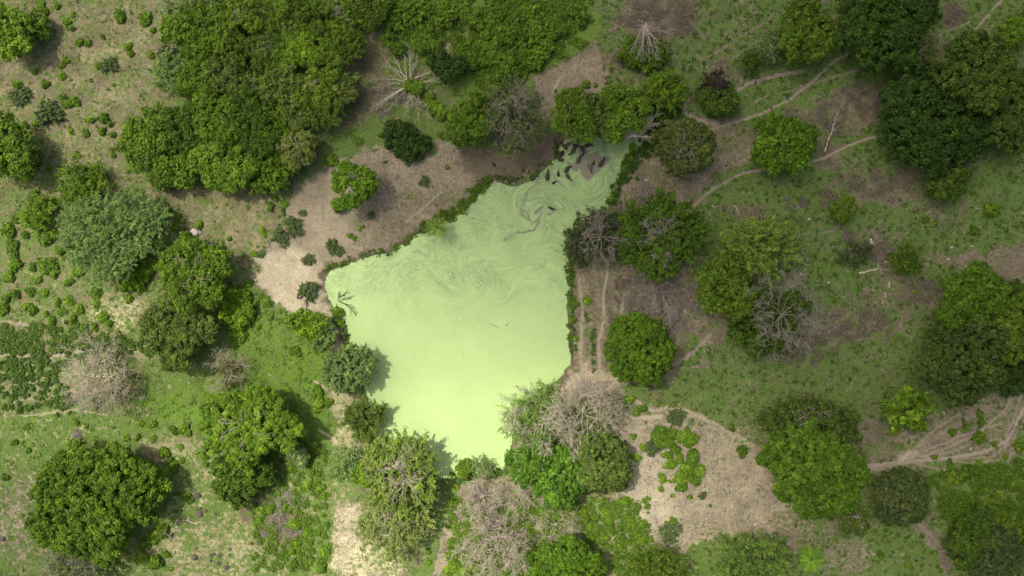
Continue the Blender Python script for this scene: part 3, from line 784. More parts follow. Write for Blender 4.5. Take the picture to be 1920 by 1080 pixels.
def bare_tree(name, label, px, py, Rpx, h, mat=None, lm=None, limbs=8, depth=4, r0=.26, seed=1, group=None, lean=None, **kw):
    rnd = random.Random(seed)
    x, y = W(px, py, h * .45); z = gz(x, y)
    root = bpy.data.objects.new(name, None); COL.objects.link(root); root.location = (x, y, z)
    tag(root, label, 'tree', group)
    tr, sg = bare_segs(rnd, (0, 0, -.3), Rpx * MPP, h, limbs=limbs, depth=depth, r0=r0, **kw)
    if lean:
        f = lambda p: (p[0] + lean[0] * p[2], p[1] + lean[1] * p[2], p[2])
        tr = [(f(a), ra, f(c), rc) for a, ra, c, rc in tr]; sg = [(f(a), ra, f(c), rc) for a, ra, c, rc in sg]
    link('trunk', tubes_mesh('trunk', tr, mat or M_dead, 6), root)
    link('branches', tubes_mesh('branches', sg, mat or M_dead, 3), root)
    if lm: LM.append((px, py, lm))
    return root
# ================================================================== TREES
# --- far left
tree('broadleaf_tree', 'glossy large-leaved bright green tree cut by the top left edge', 'coarse', 'lime', [(18,62,34),(34,78,24),(8,40,26),(38,50,18),(10,85,20)], 8, "the top left corner tree")
tree('leafy_tree', 'dull green loose crown touching the big-leaved tree in the top left corner', 'loose', 'mid', [(60,42,22),(70,58,14)], 4.5)
tree('leafy_tree', 'dark green tree cut by the left edge above the low round bush', 'big', 'mid', [(8,285,42),(28,262,24),(34,300,22),(10,250,24)], 9, 'the dark tree on the left edge')
tree('shrubby_tree', 'low round dark green bush tree left of the oval thicket', 'feather', 'mid', [(140,336,28),(168,342,28),(150,350,24)], 4.5, "the low round bush tree", kw=dict(gap=.12))
tree('acacia_tree', 'wide flat-topped feathery grey-green acacia, the widest crown at left', 'feather', 'grey', [(200,412,48),(240,430,45),(160,432,40),(190,478,38),(152,460,30),(282,415,30),(216,460,42),(255,390,30),(215,500,18)], 8, 'the flat grey-green acacia', twig=0, kw=dict(leaf=.23, per=95, gap=.06, ragged=.14))
tree('shrubby_tree', 'bright green fine-leaved bush tree just left above the flat acacia', 'feather', 'bright', [(68,400,22),(78,390,16),(62,412,14)], 4, "the bright bush tree")
tree('twiggy_tree', 'green tree with pale twigs showing through, right below the dark pit', 'loose', 'mid', [(362,478,34),(328,508,34),(382,528,34),(352,550,28),(402,488,26),(350,462,18),(395,555,18)], 9.5, "the twiggy pit tree", twig=.28, dead=M_dead, kw=dict(gap=.2))
tree('needle_leaved_tree', 'olive ragged tree standing just below the twiggy tree at left', 'big', 'olive', [(310,600,32),(338,642,36),(300,634,24),(352,610,28),(332,672,22),(380,620,22),(285,610,14)], 8.5, 'the ragged olive tree', kw=dict(leaf=.38, ragged=.28, gap=.16))
tree('shrub_thicket', 'bright green knee-high thicket on the shaded side of the twiggy tree', 'round', 'bright', [(428,560,20),(452,588,20),(430,592,18),(455,562,14),(440,612,12)], 2.2, seed=77)
tree('shrub_thicket', 'bright green thicket tucked below the right of the flat acacia', 'round', 'bright', [(242,505,20),(268,486,14),(250,528,18),(270,512,12),(228,520,12)], 2.0, seed=78)
tree('leafy_tree', 'huge wide dark green tree with a deep gap, in the bottom left', 'big', (.11,.195,.015), [(168,930,66),(120,958,52),(232,898,50),(262,930,42),(160,872,40),(208,992,42),(142,1004,40),(100,912,34),(192,1022,30),(86,985,26),(285,905,22),(215,862,26)], 11, "the huge dark tree", twig=.15)
tree('leafy_tree', 'large mid-green tree with two crowns right of the thin bare tree', 'big', (.135,.235,.018), [(430,800,42),(480,790,42),(512,808,38),(462,850,32),(420,768,30),(500,768,32),(540,800,24),(400,790,20)], 10, "the large two-crowned tree", twig=.3, dead=M_dead)
tree('leafy_tree', 'smaller dark crown hanging below the large tree at lower left', 'round', 'dark', [(455,890,42),(436,912,28),(482,890,28),(452,865,25)], 7, "the lower left dark crown")
tree('young_palm_like_tree', 'small pale star-shaped leafy tree right of the dark crown at lower left', 'coarse', 'sage', [(560,852,15),(568,862,9)], 3, seed=99)
tree('leafy_tree', 'yellow-green tree on the grass left of the narrow pond bank', 'loose', 'bright', [(576,606,20),(590,618,20),(562,600,14),(600,604,12)], 4.5, "the yellow-green left bank tree")
tree('leafy_tree', 'greyish small tree touching the yellow-green one on the left bank', 'thin', 'grey', [(608,626,18),(600,640,14)], 4)
tree('acacia_tree', 'dense grey-green round tree leaning over the left shore of the duckweed', 'feather', 'grey', [(652,690,32),(640,704,24),(672,682,24),(664,708,20),(640,676,20)], 7, 'the grey-green shore tree', kw=dict(per=80, gap=.05))
tree('acacia_tree', 'small olive tree on the left shore between two larger trees', 'feather', 'olive', [(680,786,26),(690,804,18),(698,776,15),(664,780,15)], 5.5, 'the small olive shore tree', kw=dict(gap=.2))
tree('leafy_tree', 'tall olive tree with pale twigs at the bottom left corner of the pond', 'feather', (.18,.255,.045), [(745,872,44),(782,890,34),(722,880,32),(760,925,40),(715,905,26),(790,920,20),(720,850,24),(770,850,26)], 10, "the tall pond-foot tree", twig=.9, dead=M_dead, kw=dict(gap=.2, per=60, leaf=.3))
tree('acacia_tree', 'drooping feathery olive tree just below the twiggy tree at the pond foot', 'feather', (.22,.28,.08), [(728,975,44),(760,985,38),(712,950,28),(704,1000,28),(750,1020,28),(780,960,26)], 8, 'the feathery tree below the pond', kw=dict(gap=.2, per=50), twig=.35, dead=M_dead)
tree('leafy_tree', 'scrubby grey-green tree beside the path left of the pond foot', 'wispy', 'grey', [(640,866,22),(655,876,20),(632,880,14),(668,860,16)], 4)
tree('leafy_tree', 'small yellow-green leafy tree squeezed beside the twiggy pond-foot tree', 'coarse', 'bright', [(675,888,14),(686,882,12),(690,898,9)], 4)

# --- top left thicket
tree('leafy_tree', 'green tree at the top left end of the large wood', 'big', 'mid', [(350,52,36),(372,74,28),(388,40,32),(352,80,20)], 8, "the wood's first tree", kw=dict(gap=.2))
tree('acacia_tree', 'grey-green feathery treetop on the top edge at the start of the wood', 'feather', 'sage', [(350,12,26),(385,6,20),(330,18,12)], 6)
tree('acacia_tree', 'pale grey feathery crown at the left end of the narrow tree belt', 'feather', 'grey', [(318,134,26),(305,144,16),(332,150,18)], 5)
tree('leafy_tree', 'mottled green tree in the middle of the narrow belt above the oval thicket', 'loose', 'mid', [(358,148,22),(378,135,22),(350,165,14),(390,160,18)], 6)
tree('leafy_tree', 'olive-green tree at the right end of the narrow belt', 'loose', 'olive', [(412,128,26),(432,142,24),(405,155,18),(445,165,16)], 7)
tree('leafy_tree', 'bright green tree at the left tip of the oval thicket', 'big', 'mid', [(272,262,32),(268,292,26),(300,238,28),(250,268,16)], 7, "the oval thicket's left tip")
tree('leafy_tree', 'tree at the lower left of the oval thicket with a grey dead patch beside it', 'round', 'mid', [(322,298,34),(345,330,18),(305,320,20),(296,338,12)], 7)
tree('leafy_tree', 'dull green crown on the upper rim of the oval thicket', 'loose', 'dark', [(340,245,32),(362,222,24),(325,225,18)], 8, kw=dict(gap=.15))
tree('leafy_tree', 'bright dense crown in the centre of the oval thicket', 'round', (.11,.20,.014), [(396,238,34),(424,214,30),(385,210,24),(428,250,24)], 9, 'the centre of the oval thicket')
tree('leafy_tree', 'broad fresh green crown at the lower middle of the oval thicket', 'big', (.135,.235,.018), [(418,290,40),(450,318,26),(396,322,28),(430,330,22),(380,295,22)], 8, "the oval thicket's lower edge")
tree('leafy_tree', 'dark crown at the upper right of the oval thicket', 'big', 'dark', [(470,225,34),(490,255,28),(455,190,26),(465,262,20)], 8)
tree('leafy_tree', 'fuzzy green crown at the lower right end of the oval thicket', 'feather', 'mid', [(500,300,32),(478,335,22),(512,335,20),(525,310,20)], 6)
tree('acacia_tree', 'shaggy tree where the oval thicket joins the wood', 'wispy', 'mid', [(524,250,24),(512,215,24),(500,190,20)], 6, kw=dict(gap=.15))
tree('dead_shrub', 'small grey leafless patch of twigs under the oval thicket rim', 'thin', 'sage', [(314,338,12),(306,345,8)], 2.5, twig=.6, dead=M_dead)
WOOD = [(445,35,38,'mid','on the top edge, left side of the wood'),(436,100,34,'dark','on the left flank of the wood above the narrow belt'),(505,30,44,'mid','on the top edge in the left half of the wood'),
 (500,95,36,'dark','deep in the left half of the wood'),(575,28,42,'dark','on the top edge in the middle of the wood'),(555,95,36,'bright','brightest crown deep in the middle of the wood'),
 (638,30,40,'mid','on the top edge in the right half of the wood'),(612,88,34,'mid','right of the brightest crown in the wood'),(655,82,26,'dark','on the right rim of the wood beside bare brown soil'),
 (590,160,38,'mid','in the lower middle of the wood'),(640,170,32,'olive','on the lower right corner of the wood'),(530,165,36,'olive','in the lower left of the wood, thin and olive'),(475,165,28,'mid','between the wood and the narrow belt'),
 (600,212,28,'dark','at the lowest tip of the wood'),(700,18,32,'dark','on the top edge just right of the wood'),(560,215,22,'olive','at the bottom rim of the wood above the yellowish tree'),(415,62,22,'mid','between the first tree and the wood proper')]
for i, (x, y, r, c, w) in enumerate(WOOD):
    rr = random.Random(i + 50)
    lob = [(x, y, r * rr.uniform(.42, .62))] + [(x + math.cos(a + i + rr.uniform(-.4, .4)) * r * rr.uniform(.55, .95), y + math.sin(a + i) * r * rr.uniform(.55, .95), r * rr.uniform(.22, .42)) for a in (0.3, 1.7, 3.0, 4.4, 5.5)]
    g0 = GREEN[c]; g0 = (g0[0] * 1.35, g0[1] * 1.25, g0[2] * 1.4) if i % 5 in (1, 2, 3) else (g0[0] * 1.25, g0[1] * 1.15, g0[2] * 1.25)
    tree('leafy_tree', 'woodland crown ' + w, ('loose', 'feather', 'wispy', 'feather', 'loose')[i % 5], g0, lob, rr.uniform(4.5, 7), kw=dict(gap=.42, ragged=.34), twig=.35 if i % 3 == 0 else 0)
tree('leafy_tree', 'yellowish rounded tree standing free just below the wood', 'round', 'yellow', [(556,272,28),(546,296,18),(574,266,18),(570,290,18),(540,270,14)], 7, 'the yellowish tree below the wood', kw=dict(gap=.18, leaf=.36), twig=.3, dead=M_dead)
tree('leafy_tree', 'bright leafy tree standing alone on the bare bank above the pond', 'coarse', (.13,.245,.015), [(655,332,22),(682,332,19),(668,360,24),(650,318,12),(690,350,14),(655,372,14),(640,345,12)], 8.5, "the lone bright bank tree", twig=.4, dead=M_dead, kw=dict(leaf=.55, gap=.15, per=26))
tree('leafy_shrub', 'little round bush at the lower left foot of the lone bright tree', 'round', 'bright', [(634,382,8)], 2)

# --- top centre
tree('shrubby_tree', 'dark green bush tree right of the large fallen bleached branches', 'round', 'deep', [(828,120,20),(846,130,16),(860,122,13),(838,138,12)], 5, "the dark top-centre bush")
tree('shrubby_tree', 'dark ragged bush on the corner of the bare bank', 'loose', 'deep', [(748,262,20),(772,276,20),(740,245,16),(760,250,18),(790,270,12)], 3.2, "the ragged bank-corner bush", kw=dict(gap=.15))
tree('leafy_tree', 'dense green tree at the head of the bare bank left of the greyish tree', 'round', 'mid', [(880,222,34),(870,248,26),(895,200,24),(902,240,20),(860,225,20)], 9, "the dense bank-head tree")
tree('greyish_tree', 'tall thin-leaved greyish tree between two greener crowns above the pond', 'thin', (.13,.165,.055), [(952,205,40),(985,185,28),(1000,232,28),(940,248,28),(970,275,24),(925,190,20),(960,165,22)], 10, "the greyish thin tree", twig=.7, kw=dict(gap=.5, per=15))
tree('leafy_tree', 'fresh green tall tree on the left of the group over the buffalo', 'loose', 'mid', [(1070,186,20),(1080,228,27),(1066,208,22),(1096,246,18),(1060,230,17),(1085,202,18)], 10, "the herd tree", kw=dict(gap=.12, ragged=.24))
tree('leafy_tree', 'yellowish narrow tree in the middle of the group over the buffalo', 'loose', 'olive', [(1128,210,22),(1136,242,18),(1122,236,18),(1115,190,12)], 8)
tree('leafy_tree', 'round rich green tree on the right of the group over the buffalo', 'round', 'mid', [(1172,190,28),(1190,212,24),(1164,232,22),(1152,182,18),(1190,184,18),(1150,255,12)], 10, "the round inlet tree", kw=dict(gap=.14))
tree('acacia_tree', 'soft feathery light green tree above the pond inlet', 'feather', 'bright', [(1245,165,26),(1260,178,20),(1232,180,18),(1255,150,14)], 6, 'the soft feathery tree by the inlet', kw=dict(gap=.2))
tree('shrub', 'low dark green bush on the grass right below the pond inlet', 'loose', 'dark', [(1248,208,14),(1262,200,12),(1240,215,9)], 2.5)
tree('shrub', 'wide dark green dome of leaves spilling from beneath a dead treetop', 'round', 'mid', [(1185,98,20),(1210,106,21),(1234,97,20),(1210,88,22),(1196,110,14),(1226,110,14)], 4, 'the green dome under the dead top', kw=dict(leaf=.36))
tree('shrubby_tree', 'dark withered brown bush above a green one beside the forked track', 'wispy', (.055, .052, .026), [(1340,154,18),(1330,165,12),(1352,162,12)], 3.5, "the withered brown bush", twig=.6, dead=M_dark)
tree('leafy_tree', 'dark green bush tree just below the withered brown bush', 'round', 'dark', [(1352,190,22),(1340,200,14),(1365,198,14),(1324,182,10)], 5)
tree('leafy_tree', 'big olive-green round tree on the right shore by the inlet', 'big', (.115,.15,.03), [(1270,260,30),(1290,288,34),(1310,264,26),(1250,262,22),(1274,310,20),(1300,300,24),(1262,285,24),(1310,285,22)], 10, 'the big olive tree right of the inlet', twig=.35, kw=dict(leaf=.38, clump=1.0))
tree('leafy_tree', 'vivid green round tree standing alone between two narrow tracks', 'round', (.115,.225,.013), [(1466,268,36),(1440,278,24),(1480,296,24),(1496,256,22),(1452,248,24),(1482,245,24),(1450,302,18),(1512,270,13)], 9.5, "the vivid round track tree", kw=dict(leaf=.55, per=32))
tree('leafy_tree', 'speckled green tree on the top edge left of the great dark tree', 'coarse', 'mid', [(1508,62,36),(1490,42,24),(1538,52,24),(1500,94,24),(1524,88,24),(1480,82,18),(1510,20,22)], 9, "the speckled top tree", twig=.2, kw=dict(leaf=.55, per=26))
tree('leafy_tree', 'great dark tree cut by the top edge right of the speckled tree', 'big', (.058,.12,.011), [(1640,30,52),(1698,22,44),(1612,62,34),(1660,88,44),(1620,12,42),(1730,10,28),(1690,70,36),(1640,110,24)], 12, "the great dark top tree")
tree('acacia_tree', 'thin greyish see-through crown under the great dark tree', 'thin', 'olive', [(1700,105,30),(1722,85,24),(1735,115,18),(1690,125,20)], 7, twig=.4)
tree('leafy_tree', 'knobbly green tree overtopping the largest dark tree at right', 'dense', (.092,.158,.018), [(1828,130,44),(1868,152,34),(1810,92,26),(1798,150,30),(1846,178,32),(1830,80,18),(1880,125,22),(1858,100,24)], 14, 'the knobbly tree at upper right', kw=dict(clump=1.15, gap=.1))
tree('leafy_tree', 'largest dark smooth-topped tree at the upper right', 'big', (.046,.098,.011), [(1742,212,70),(1700,240,46),(1770,268,46),(1718,178,44),(1815,250,38),(1690,200,34),(1745,285,24),(1790,200,40)], 11, 'the largest dark tree at upper right')
tree('leafy_tree', 'mid-green tree cut by the right edge beside the knobbly tree', 'dense', (.09,.15,.02), [(1902,195,34),(1890,245,30),(1918,160,26),(1905,270,18),(1870,225,18)], 9, kw=dict(gap=.14))
tree('leafy_tree', 'small dark round tree below the largest dark tree', 'round', 'dark', [(1780,340,22),(1764,354,18),(1796,330,16),(1790,355,14)], 6, "the small dark round tree")
tree('leafy_tree', 'bright loose tree on the right edge in the top right corner', 'coarse', 'bright', [(1906,58,20),(1894,70,12),(1918,40,16)], 6, "the bright top right tree")
tree('acacia_tree', 'greyish feathery sapling left of the speckled tree', 'wispy', 'sage', [(1448,85,15),(1440,100,12),(1452,68,10)], 4)
tree('acacia_tree', 'dim feathery low tree in the grass left of the greyish sapling', 'wispy', 'dark', [(1418,112,14),(1405,122,12)], 3.5)

for i, (lob, w) in enumerate([([(925,40,14),(938,55,12),(915,62,11),(930,28,10)], 'left of the rank growth near the top edge'), ([(965,45,15),(985,60,13),(955,70,12),(975,30,11)], 'in the middle of the rank growth near the top'),
    ([(1000,30,14),(1015,48,11),(1005,66,10)], 'at the upper right of the rank growth'), ([(925,95,15),(940,112,13),(912,112,11),(930,80,9)], 'at the left of the rank growth above the dense bank-head tree'),
    ([(968,105,14),(985,92,12),(960,128,12),(945,142,11)], 'lowest in the rank growth beside the bare parcel'), ([(1010,100,11),(1025,88,9),(1000,118,9)], 'touching the upper edge of the bare parcel'),
    ([(1040,40,10),(1052,55,8),(1035,62,8)], 'right of the rank growth on open grass'), ([(1075,20,9),(1090,35,8)], 'near the top edge above the bare parcel'),
    ([(750,20,16),(770,35,13),(738,42,12),(785,18,12)], 'on the top edge right of the wood'), ([(800,70,13),(785,85,11),(815,88,10)], 'above the dark top-centre bush'),
    ([(730,75,12),(745,92,10)], 'above the great fallen bleached tree'), ([(845,20,12),(862,12,10),(835,38,9)], 'on the top edge above the small bare clearing'), ([(880,28,10),(892,45,9)], 'just left of the rank growth by the top edge'), ([(895,100,10),(888,120,9)], 'between the dark top-centre bush and the rank growth')]):
    tree('shrub_thicket', 'bright shrub thicket ' + w, ('round', 'coarse', 'feather')[i % 3], [(.125,.22,.018), (.105,.195,.016), (.15,.26,.022)][(i * 7) % 3], lob, 2.4, seed=900 + i, kw=dict(leaf=.36, clump=.8, gap=.22, ragged=.3))
# --- centre right
tree('twiggy_tree', 'half bare grey-brown tree leaning over the right shore', 'thin', (.075,.10,.035), [(1118,432,38),(1092,470,24),(1138,462,24),(1135,410,20),(1075,445,16)], 6.5, 'the half bare shore tree', kw=dict(gap=.3, per=22))
bare_tree('dead_tree', 'pale leafless tree tangled with the half bare tree on the right shore', 1126, 446, 44, 10, M_deadgrey, seed=21, limbs=9, depth=3, r0=.24, up=.4, trunk_frac=.6)
tree('leafy_tree', 'big green tree with pale twigs on top right of the half bare shore tree', 'feather', (.095,.18,.014), [(1230,430,44),(1270,420,36),(1205,465,34),(1280,448,34),(1240,490,32),(1194,420,26),(1300,430,20),(1235,395,26)], 8.5, "the big twiggy green tree", twig=.6, kw=dict(gap=.12, leaf=.34, per=70, ragged=.3))
bare_tree('dead_tree', 'faint grey leafless tree on brown litter above the round dense tree', 1245, 555, 46, 6, M_deadgrey, seed=23, limbs=9, depth=3, r0=.16, up=.5, lm="the faint leafless tree")
tree('leafy_tree', 'perfectly round dense bright green tree on the right bank of the pond', 'dense', (.11,.21,.012), [(1198,652,50),(1232,660,32),(1180,628,34),(1178,680,32),(1215,690,30),(1222,632,30),(1160,655,22),(1200,615,24)], 11, "the round dense tree", kw=dict(clump=.9, gap=.04, leaf=.42), seed=404)
tree('acacia_tree', 'pale airy light green tree at the top of the right-hand clump', 'feather', (.20,.30,.05), [(1420,458,40),(1452,478,32),(1392,450,24),(1470,452,24),(1400,482,26),(1440,436,22)], 8, 'the pale airy tree', kw=dict(gap=.2))
tree('leafy_tree', 'dark leafy tree on the left side of the right-hand clump', 'loose', 'mid', [(1360,530,40),(1338,552,26),(1388,560,34),(1372,502,28),(1330,525,18)], 9, "the right clump leafy tree", kw=dict(leaf=.44, per=34, gap=.2, ragged=.3))
tree('leafy_tree', 'green crown veiled by white leafless branches in the right-hand clump', 'loose', 'dark', [(1430,580,44),(1462,618,32),(1404,610,32),(1482,575,26),(1425,640,22)], 6.5, kw=dict(gap=.16))
bare_tree('dead_tree', 'white leafless tree spread over the lower right-hand clump', 1458, 590, 68, 9, M_deadgrey, seed=27, limbs=11, depth=4, r0=.17, up=.22, trunk_frac=.72, minr=.028,  lm="the white clump leafless tree")
tree('shrubby_tree', 'small vivid bush half fine-leaved half broad-leaved in the right meadow', 'round', 'mid', [(1572,396,14),(1588,390,13),(1580,404,10)], 4, "the small vivid meadow bush")
tree('shrub', 'low flat dull feathery bush in the grass right of the pale airy tree', 'wispy', 'greydark', [(1600,480,20),(1620,475,14)], 1.8)
tree('shrub', 'dark spiky bush beside fallen pale logs in the right meadow', 'feather', 'mid', [(1690,488,15),(1708,488,15),(1698,478,10)], 3, "the spiky log bush")
tree('leafy_tree', 'fresh green tree with lobed crown above the largest one at right', 'round', (.105,.2,.014), [(1808,562,32),(1850,532,26),(1858,562,30),(1782,590,22),(1790,540,22),(1838,512,20),(1835,585,24),(1875,545,16)], 11, "the lobed fresh tree")
tree('leafy_tree', 'big dull green fine-textured tree below the lobed fresh green one', 'dense', (.08,.13,.022), [(1798,682,54),(1772,645,32),(1848,642,44),(1808,728,32),(1750,690,26),(1850,700,32),(1820,620,28)], 12, 'the big dull tree at right', kw=dict(clump=.95, gap=.06))
tree('leafy_tree', 'mid-green tree on the right edge beside the big dull tree', 'dense', 'mid', [(1898,612,32),(1892,650,30),(1918,580,24),(1912,640,28)], 11)
tree('leafy_tree', 'shadowed dark tree low on the right edge under the big dull tree', 'round', 'deep', [(1902,712,26),(1916,690,24),(1890,705,16)], 6)
tree('leafy_tree', 'small dim tree between the two green trees on the right edge', 'loose', 'dark', [(1893,560,18),(1905,545,16)], 6)

# --- bottom right
tree('leafy_tree', 'towering vivid green many-lobed tree beside the lower right tracks', 'big', (.11,.205,.014), [(1520,855,50),(1570,870,40),(1482,835,34),(1500,900,44),(1558,925,42),(1592,895,30),(1520,945,28),(1455,860,24),(1580,940,22),(1545,895,40)], 14, "the towering vivid tree", kw=dict(clump=1.15, per=56), twig=.12)
tree('leafy_tree', 'duller thinner crown grown into the top of the towering vivid tree', 'loose', (.09,.14,.02), [(1488,782,36),(1545,792,36),(1450,790,22),(1580,800,26),(1520,770,26)], 10, kw=dict(gap=.2), twig=.26)
tree('leafy_tree', 'thin faded green crown at the lower right hem of the towering tree', 'thin', 'olive', [(1600,965,20),(1612,985,13),(1590,985,12)], 7, twig=.7, kw=dict(per=30))
tree('leafy_tree', 'ball-shaped dense olive tree with tiny leaves beside the track junction', 'dense', (.098,.138,.035), [(1690,934,42),(1672,918,30),(1708,918,30),(1672,952,28),(1710,950,28),(1690,905,26),(1692,962,22)], 9, 'the ball-shaped olive tree', kw=dict(clump=.85, leaf=.34, gap=.03))
tree('leafy_tree', 'sparse light green tree whose pale trunk leans in from the left', 'coarse', 'bright', [(1700,762,24),(1716,786,20),(1682,792,14),(1726,756,15),(1672,770,10),(1700,740,10)], 8, 'the sparse light green tree', twig=0, kw=dict(gap=.4, per=16, leaf=.6))
tree('acacia_tree', 'soft pale feathery tree on the bottom edge beside the dirt field', 'feather', (.165,.26,.05), [(1402,1040,34),(1440,1050,34),(1380,1060,26),(1422,1072,26),(1455,1068,18),(1375,1030,14)], 7, "the soft pale bottom tree", kw=dict(per=80, gap=.08))
tree('leafy_tree', 'dim green crown at the left of the thicket in the bottom right corner', 'big', 'dark', [(1822,1010,34),(1805,1040,24),(1840,985,24)], 7)
tree('leafy_tree', 'dim feathery crown on the bottom edge of the bottom right thicket', 'feather', 'greydark', [(1870,1035,38),(1850,1060,26),(1900,1050,28)], 7, "the bottom right thicket")
tree('leafy_tree', 'green crown on the right edge at the top of the bottom right thicket', 'round', 'mid', [(1890,985,22),(1910,1000,20),(1866,975,18)], 5)

# --- bottom centre
bare_tree('dead_tree', 'wide tan leafless tree on the left of the pale tangle at the pond foot', 1020, 790, 58, 8, M_dead, seed=31, limbs=10, depth=4, r0=.2, up=.4, minr=.04, trunk_frac=.5)
bare_tree('dead_tree', 'densest tan leafless tree in the middle of the pale tangle', 1092, 770, 60, 9, M_dead, seed=32, limbs=11, depth=4, r0=.24, up=.4, minr=.04, trunk_frac=.5, lm='the pale leafless tangle')
bare_tree('dead_tree', 'small tan leafless tree at the right end of the pale tangle', 1146, 775, 34, 6, M_dead, seed=33, limbs=8, depth=3, r0=.16, up=.5)
tree('acacia_tree', 'airy yellow-green fringe tree leaning over the duckweed at the pale tangle', 'wispy', (.19,.29,.07), [(972,772,26),(990,800,26),(960,800,20),(1000,750,22),(1030,740,18)], 6, kw=dict(gap=.2))
tree('acacia_tree', 'grey-green thin tree under the pale tangle of leafless branches', 'wispy', 'sage', [(1080,790,34),(1050,810,26),(1120,800,24),(1140,760,20)], 5, kw=dict(gap=.25))
tree('leafy_tree', 'bright speckled leafy tree below the pale tangle, nearest the water', 'coarse', (.100,.205,.018), [(1038,882,38),(1000,868,30),(982,888,20),(1058,912,34),(1030,920,22),(1020,850,24),(1062,860,24),(965,860,14)], 9, "the bright speckled tree", kw=dict(leaf=.52, per=28))
tree('leafy_tree', 'dull green fine-leaved tree right of the bright speckled tree', 'dense', (.115,.172,.032), [(1128,862,42),(1150,888,32),(1110,892,30),(1156,845,20),(1100,840,26),(1165,870,16)], 9, 'the dull fine-leaved tree', kw=dict(leaf=.36, gap=.1))
tree('leafy_tree', 'rich green round tree on the bottom edge right of the white dead tree', 'round', (.105,.20,.012), [(1060,1058,42),(1100,1068,28),(1022,1070,30),(1040,1045,26),(1080,1045,24)], 9, "the round bottom-edge tree")
tree('acacia_tree', 'fuzzy bright tree on the bottom edge left of the green meadow patch', 'feather', (.135,.22,.02), [(1240,1064,28),(1262,1072,24),(1205,1072,22),(1225,1050,18)], 6, "the fuzzy bottom-edge tree", kw=dict(per=76, gap=.08))
bare_tree('dead_tree', 'large white leafless tree on the bottom edge below the pond', 930, 1010, 66, 9, M_dead, seed=35, limbs=11, depth=4, r0=.3, up=.5, minr=.045, lm="the large white leafless tree")
bare_tree('dead_tree', 'smaller white leafless tree between the pond foot and the large white one', 905, 935, 36, 7, M_dead, seed=36, limbs=8, depth=4, r0=.2, up=.55)
bare_tree('dead_tree', 'grey leafless tree right of the large white one among green weeds', 1040, 985, 50, 7, M_dead, seed=37, limbs=9, depth=3, r0=.16, up=.4)
bare_tree('dead_tree', 'pale leafless small tree right below the bright speckled tree', 975, 935, 26, 6, M_dead, seed=38, limbs=7, depth=3, r0=.13, up=.5)
tree('shrub', 'round dark green shrub on the bottom shore of the pond', 'round', 'mid', [(868,884,11),(872,876,8)], 3)
tree('shrub', 'pale wispy shrub on the bottom shore right of the round dark one', 'wispy', 'sage', [(898,876,14),(912,884,10)], 3)

# --- other leafless trees
bare_tree('dead_tree', 'great pinkish leafless tree at the far left beside the puddle', 195, 708, 62, 9, M_dead, seed=41, limbs=12, depth=4, r0=.40, up=.35, minr=.036, lm="the great leafless tree")
tree('acacia_tree', 'thin brownish-olive canopy under the lower right of the great leafless tree', 'wispy', 'dryolive', [(232,722,24),(215,730,16)], 4, kw=dict(gap=.2))
bare_tree('dead_tree', 'thin tan leafless tree above the large two-crowned tree', 425, 694, 42, 6, M_dead, seed=42, limbs=10, depth=3, r0=.18, up=.5, minr=.032, lm="the thin leafless tree")
tree('acacia_tree', 'wisp of dry olive foliage within the thin tan leafless tree', 'wispy', 'dryolive', [(430,700,20),(418,690,14)], 3, kw=dict(gap=.4))
bare_tree('dead_tree', 'grey brushy leafless tree cut by the bottom edge at far left', 150, 1072, 60, 4, M_deadgrey, seed=43, limbs=10, depth=3, r0=.14, up=.4)
tree('acacia_tree', 'flat grey-green scrub on the bottom edge under the huge dark tree', 'wispy', 'sage', [(120,1068,26),(165,1060,24),(200,1072,22)], 3, kw=dict(gap=.25))
tree('shrub', 'small dark grey feathery bush beside the first tree of the wood', 'thin', 'greydark', [(316,96,12)], 2, twig=.3)

# fallen giant at top centre: limbs lie splayed on the ground
def sprawl(name, label, px, py, fans, z0=.5, mat=None, seed=1, lm=None):
    rnd = random.Random(seed); x, y = W(px, py); z = gz(x, y)
    root = bpy.data.objects.new(name, None); COL.objects.link(root); root.location = (x, y, z)
    tag(root, label, 'tree')
    main = []; twigs = []
    for a, ln, r in fans:
        p = Vector((rnd.uniform(-.6, .6), rnd.uniform(-.6, .6), z0)); d = Vector((math.cos(R(a)), math.sin(R(a)), .16))
        n = 7; bend = rnd.uniform(-.09, .09); L = ln * MPP * 1.1; r = r * 1.12
        for k in range(n):
            t = k / n
            ang = math.atan2(d.y, d.x) + bend + rnd.gauss(0, .05)
            d = Vector((math.cos(ang), math.sin(ang), (.28 - .5 * t)))
            q = p + d * (L / n); q.z = max(q.z, .15)
            r2 = max(.035, r * .8)
            main.append((tuple(p), r, tuple(q), r2)); p = q; r = r2
            for _ in range(2 if k > 1 else 1):
                aa = ang + rnd.choice((-1, 1)) * rnd.uniform(.25, .6); pp = p; rr = r * .6; LL = L * rnd.uniform(.12, .34) * (1.1 - .5 * t)
                for j in range(4):
                    aa += rnd.gauss(0, .14)
                    qq = pp + Vector((math.cos(aa), math.sin(aa), rnd.uniform(-.1, .25))) * (LL / 4)
                    twigs.append((tuple(pp), max(.03, rr), tuple(qq), max(.04, rr * .8))); rr *= .8
                    if rnd.random() < .6:
                        a3 = aa + rnd.choice((-1, 1)) * rnd.uniform(.3, .8)
                        twigs.append((tuple(qq), max(.038, rr * .7), tuple(qq + Vector((math.cos(a3), math.sin(a3), .1)) * LL * .3), .034))
                    pp = qq
    link('limbs', tubes_mesh('limbs', main, mat or M_dead, 5), root)
    if True: link('twigs', tubes_mesh('twigs', twigs, mat or M_dead, 3), root)
    if lm: LM.append((px, py, lm))
    return root
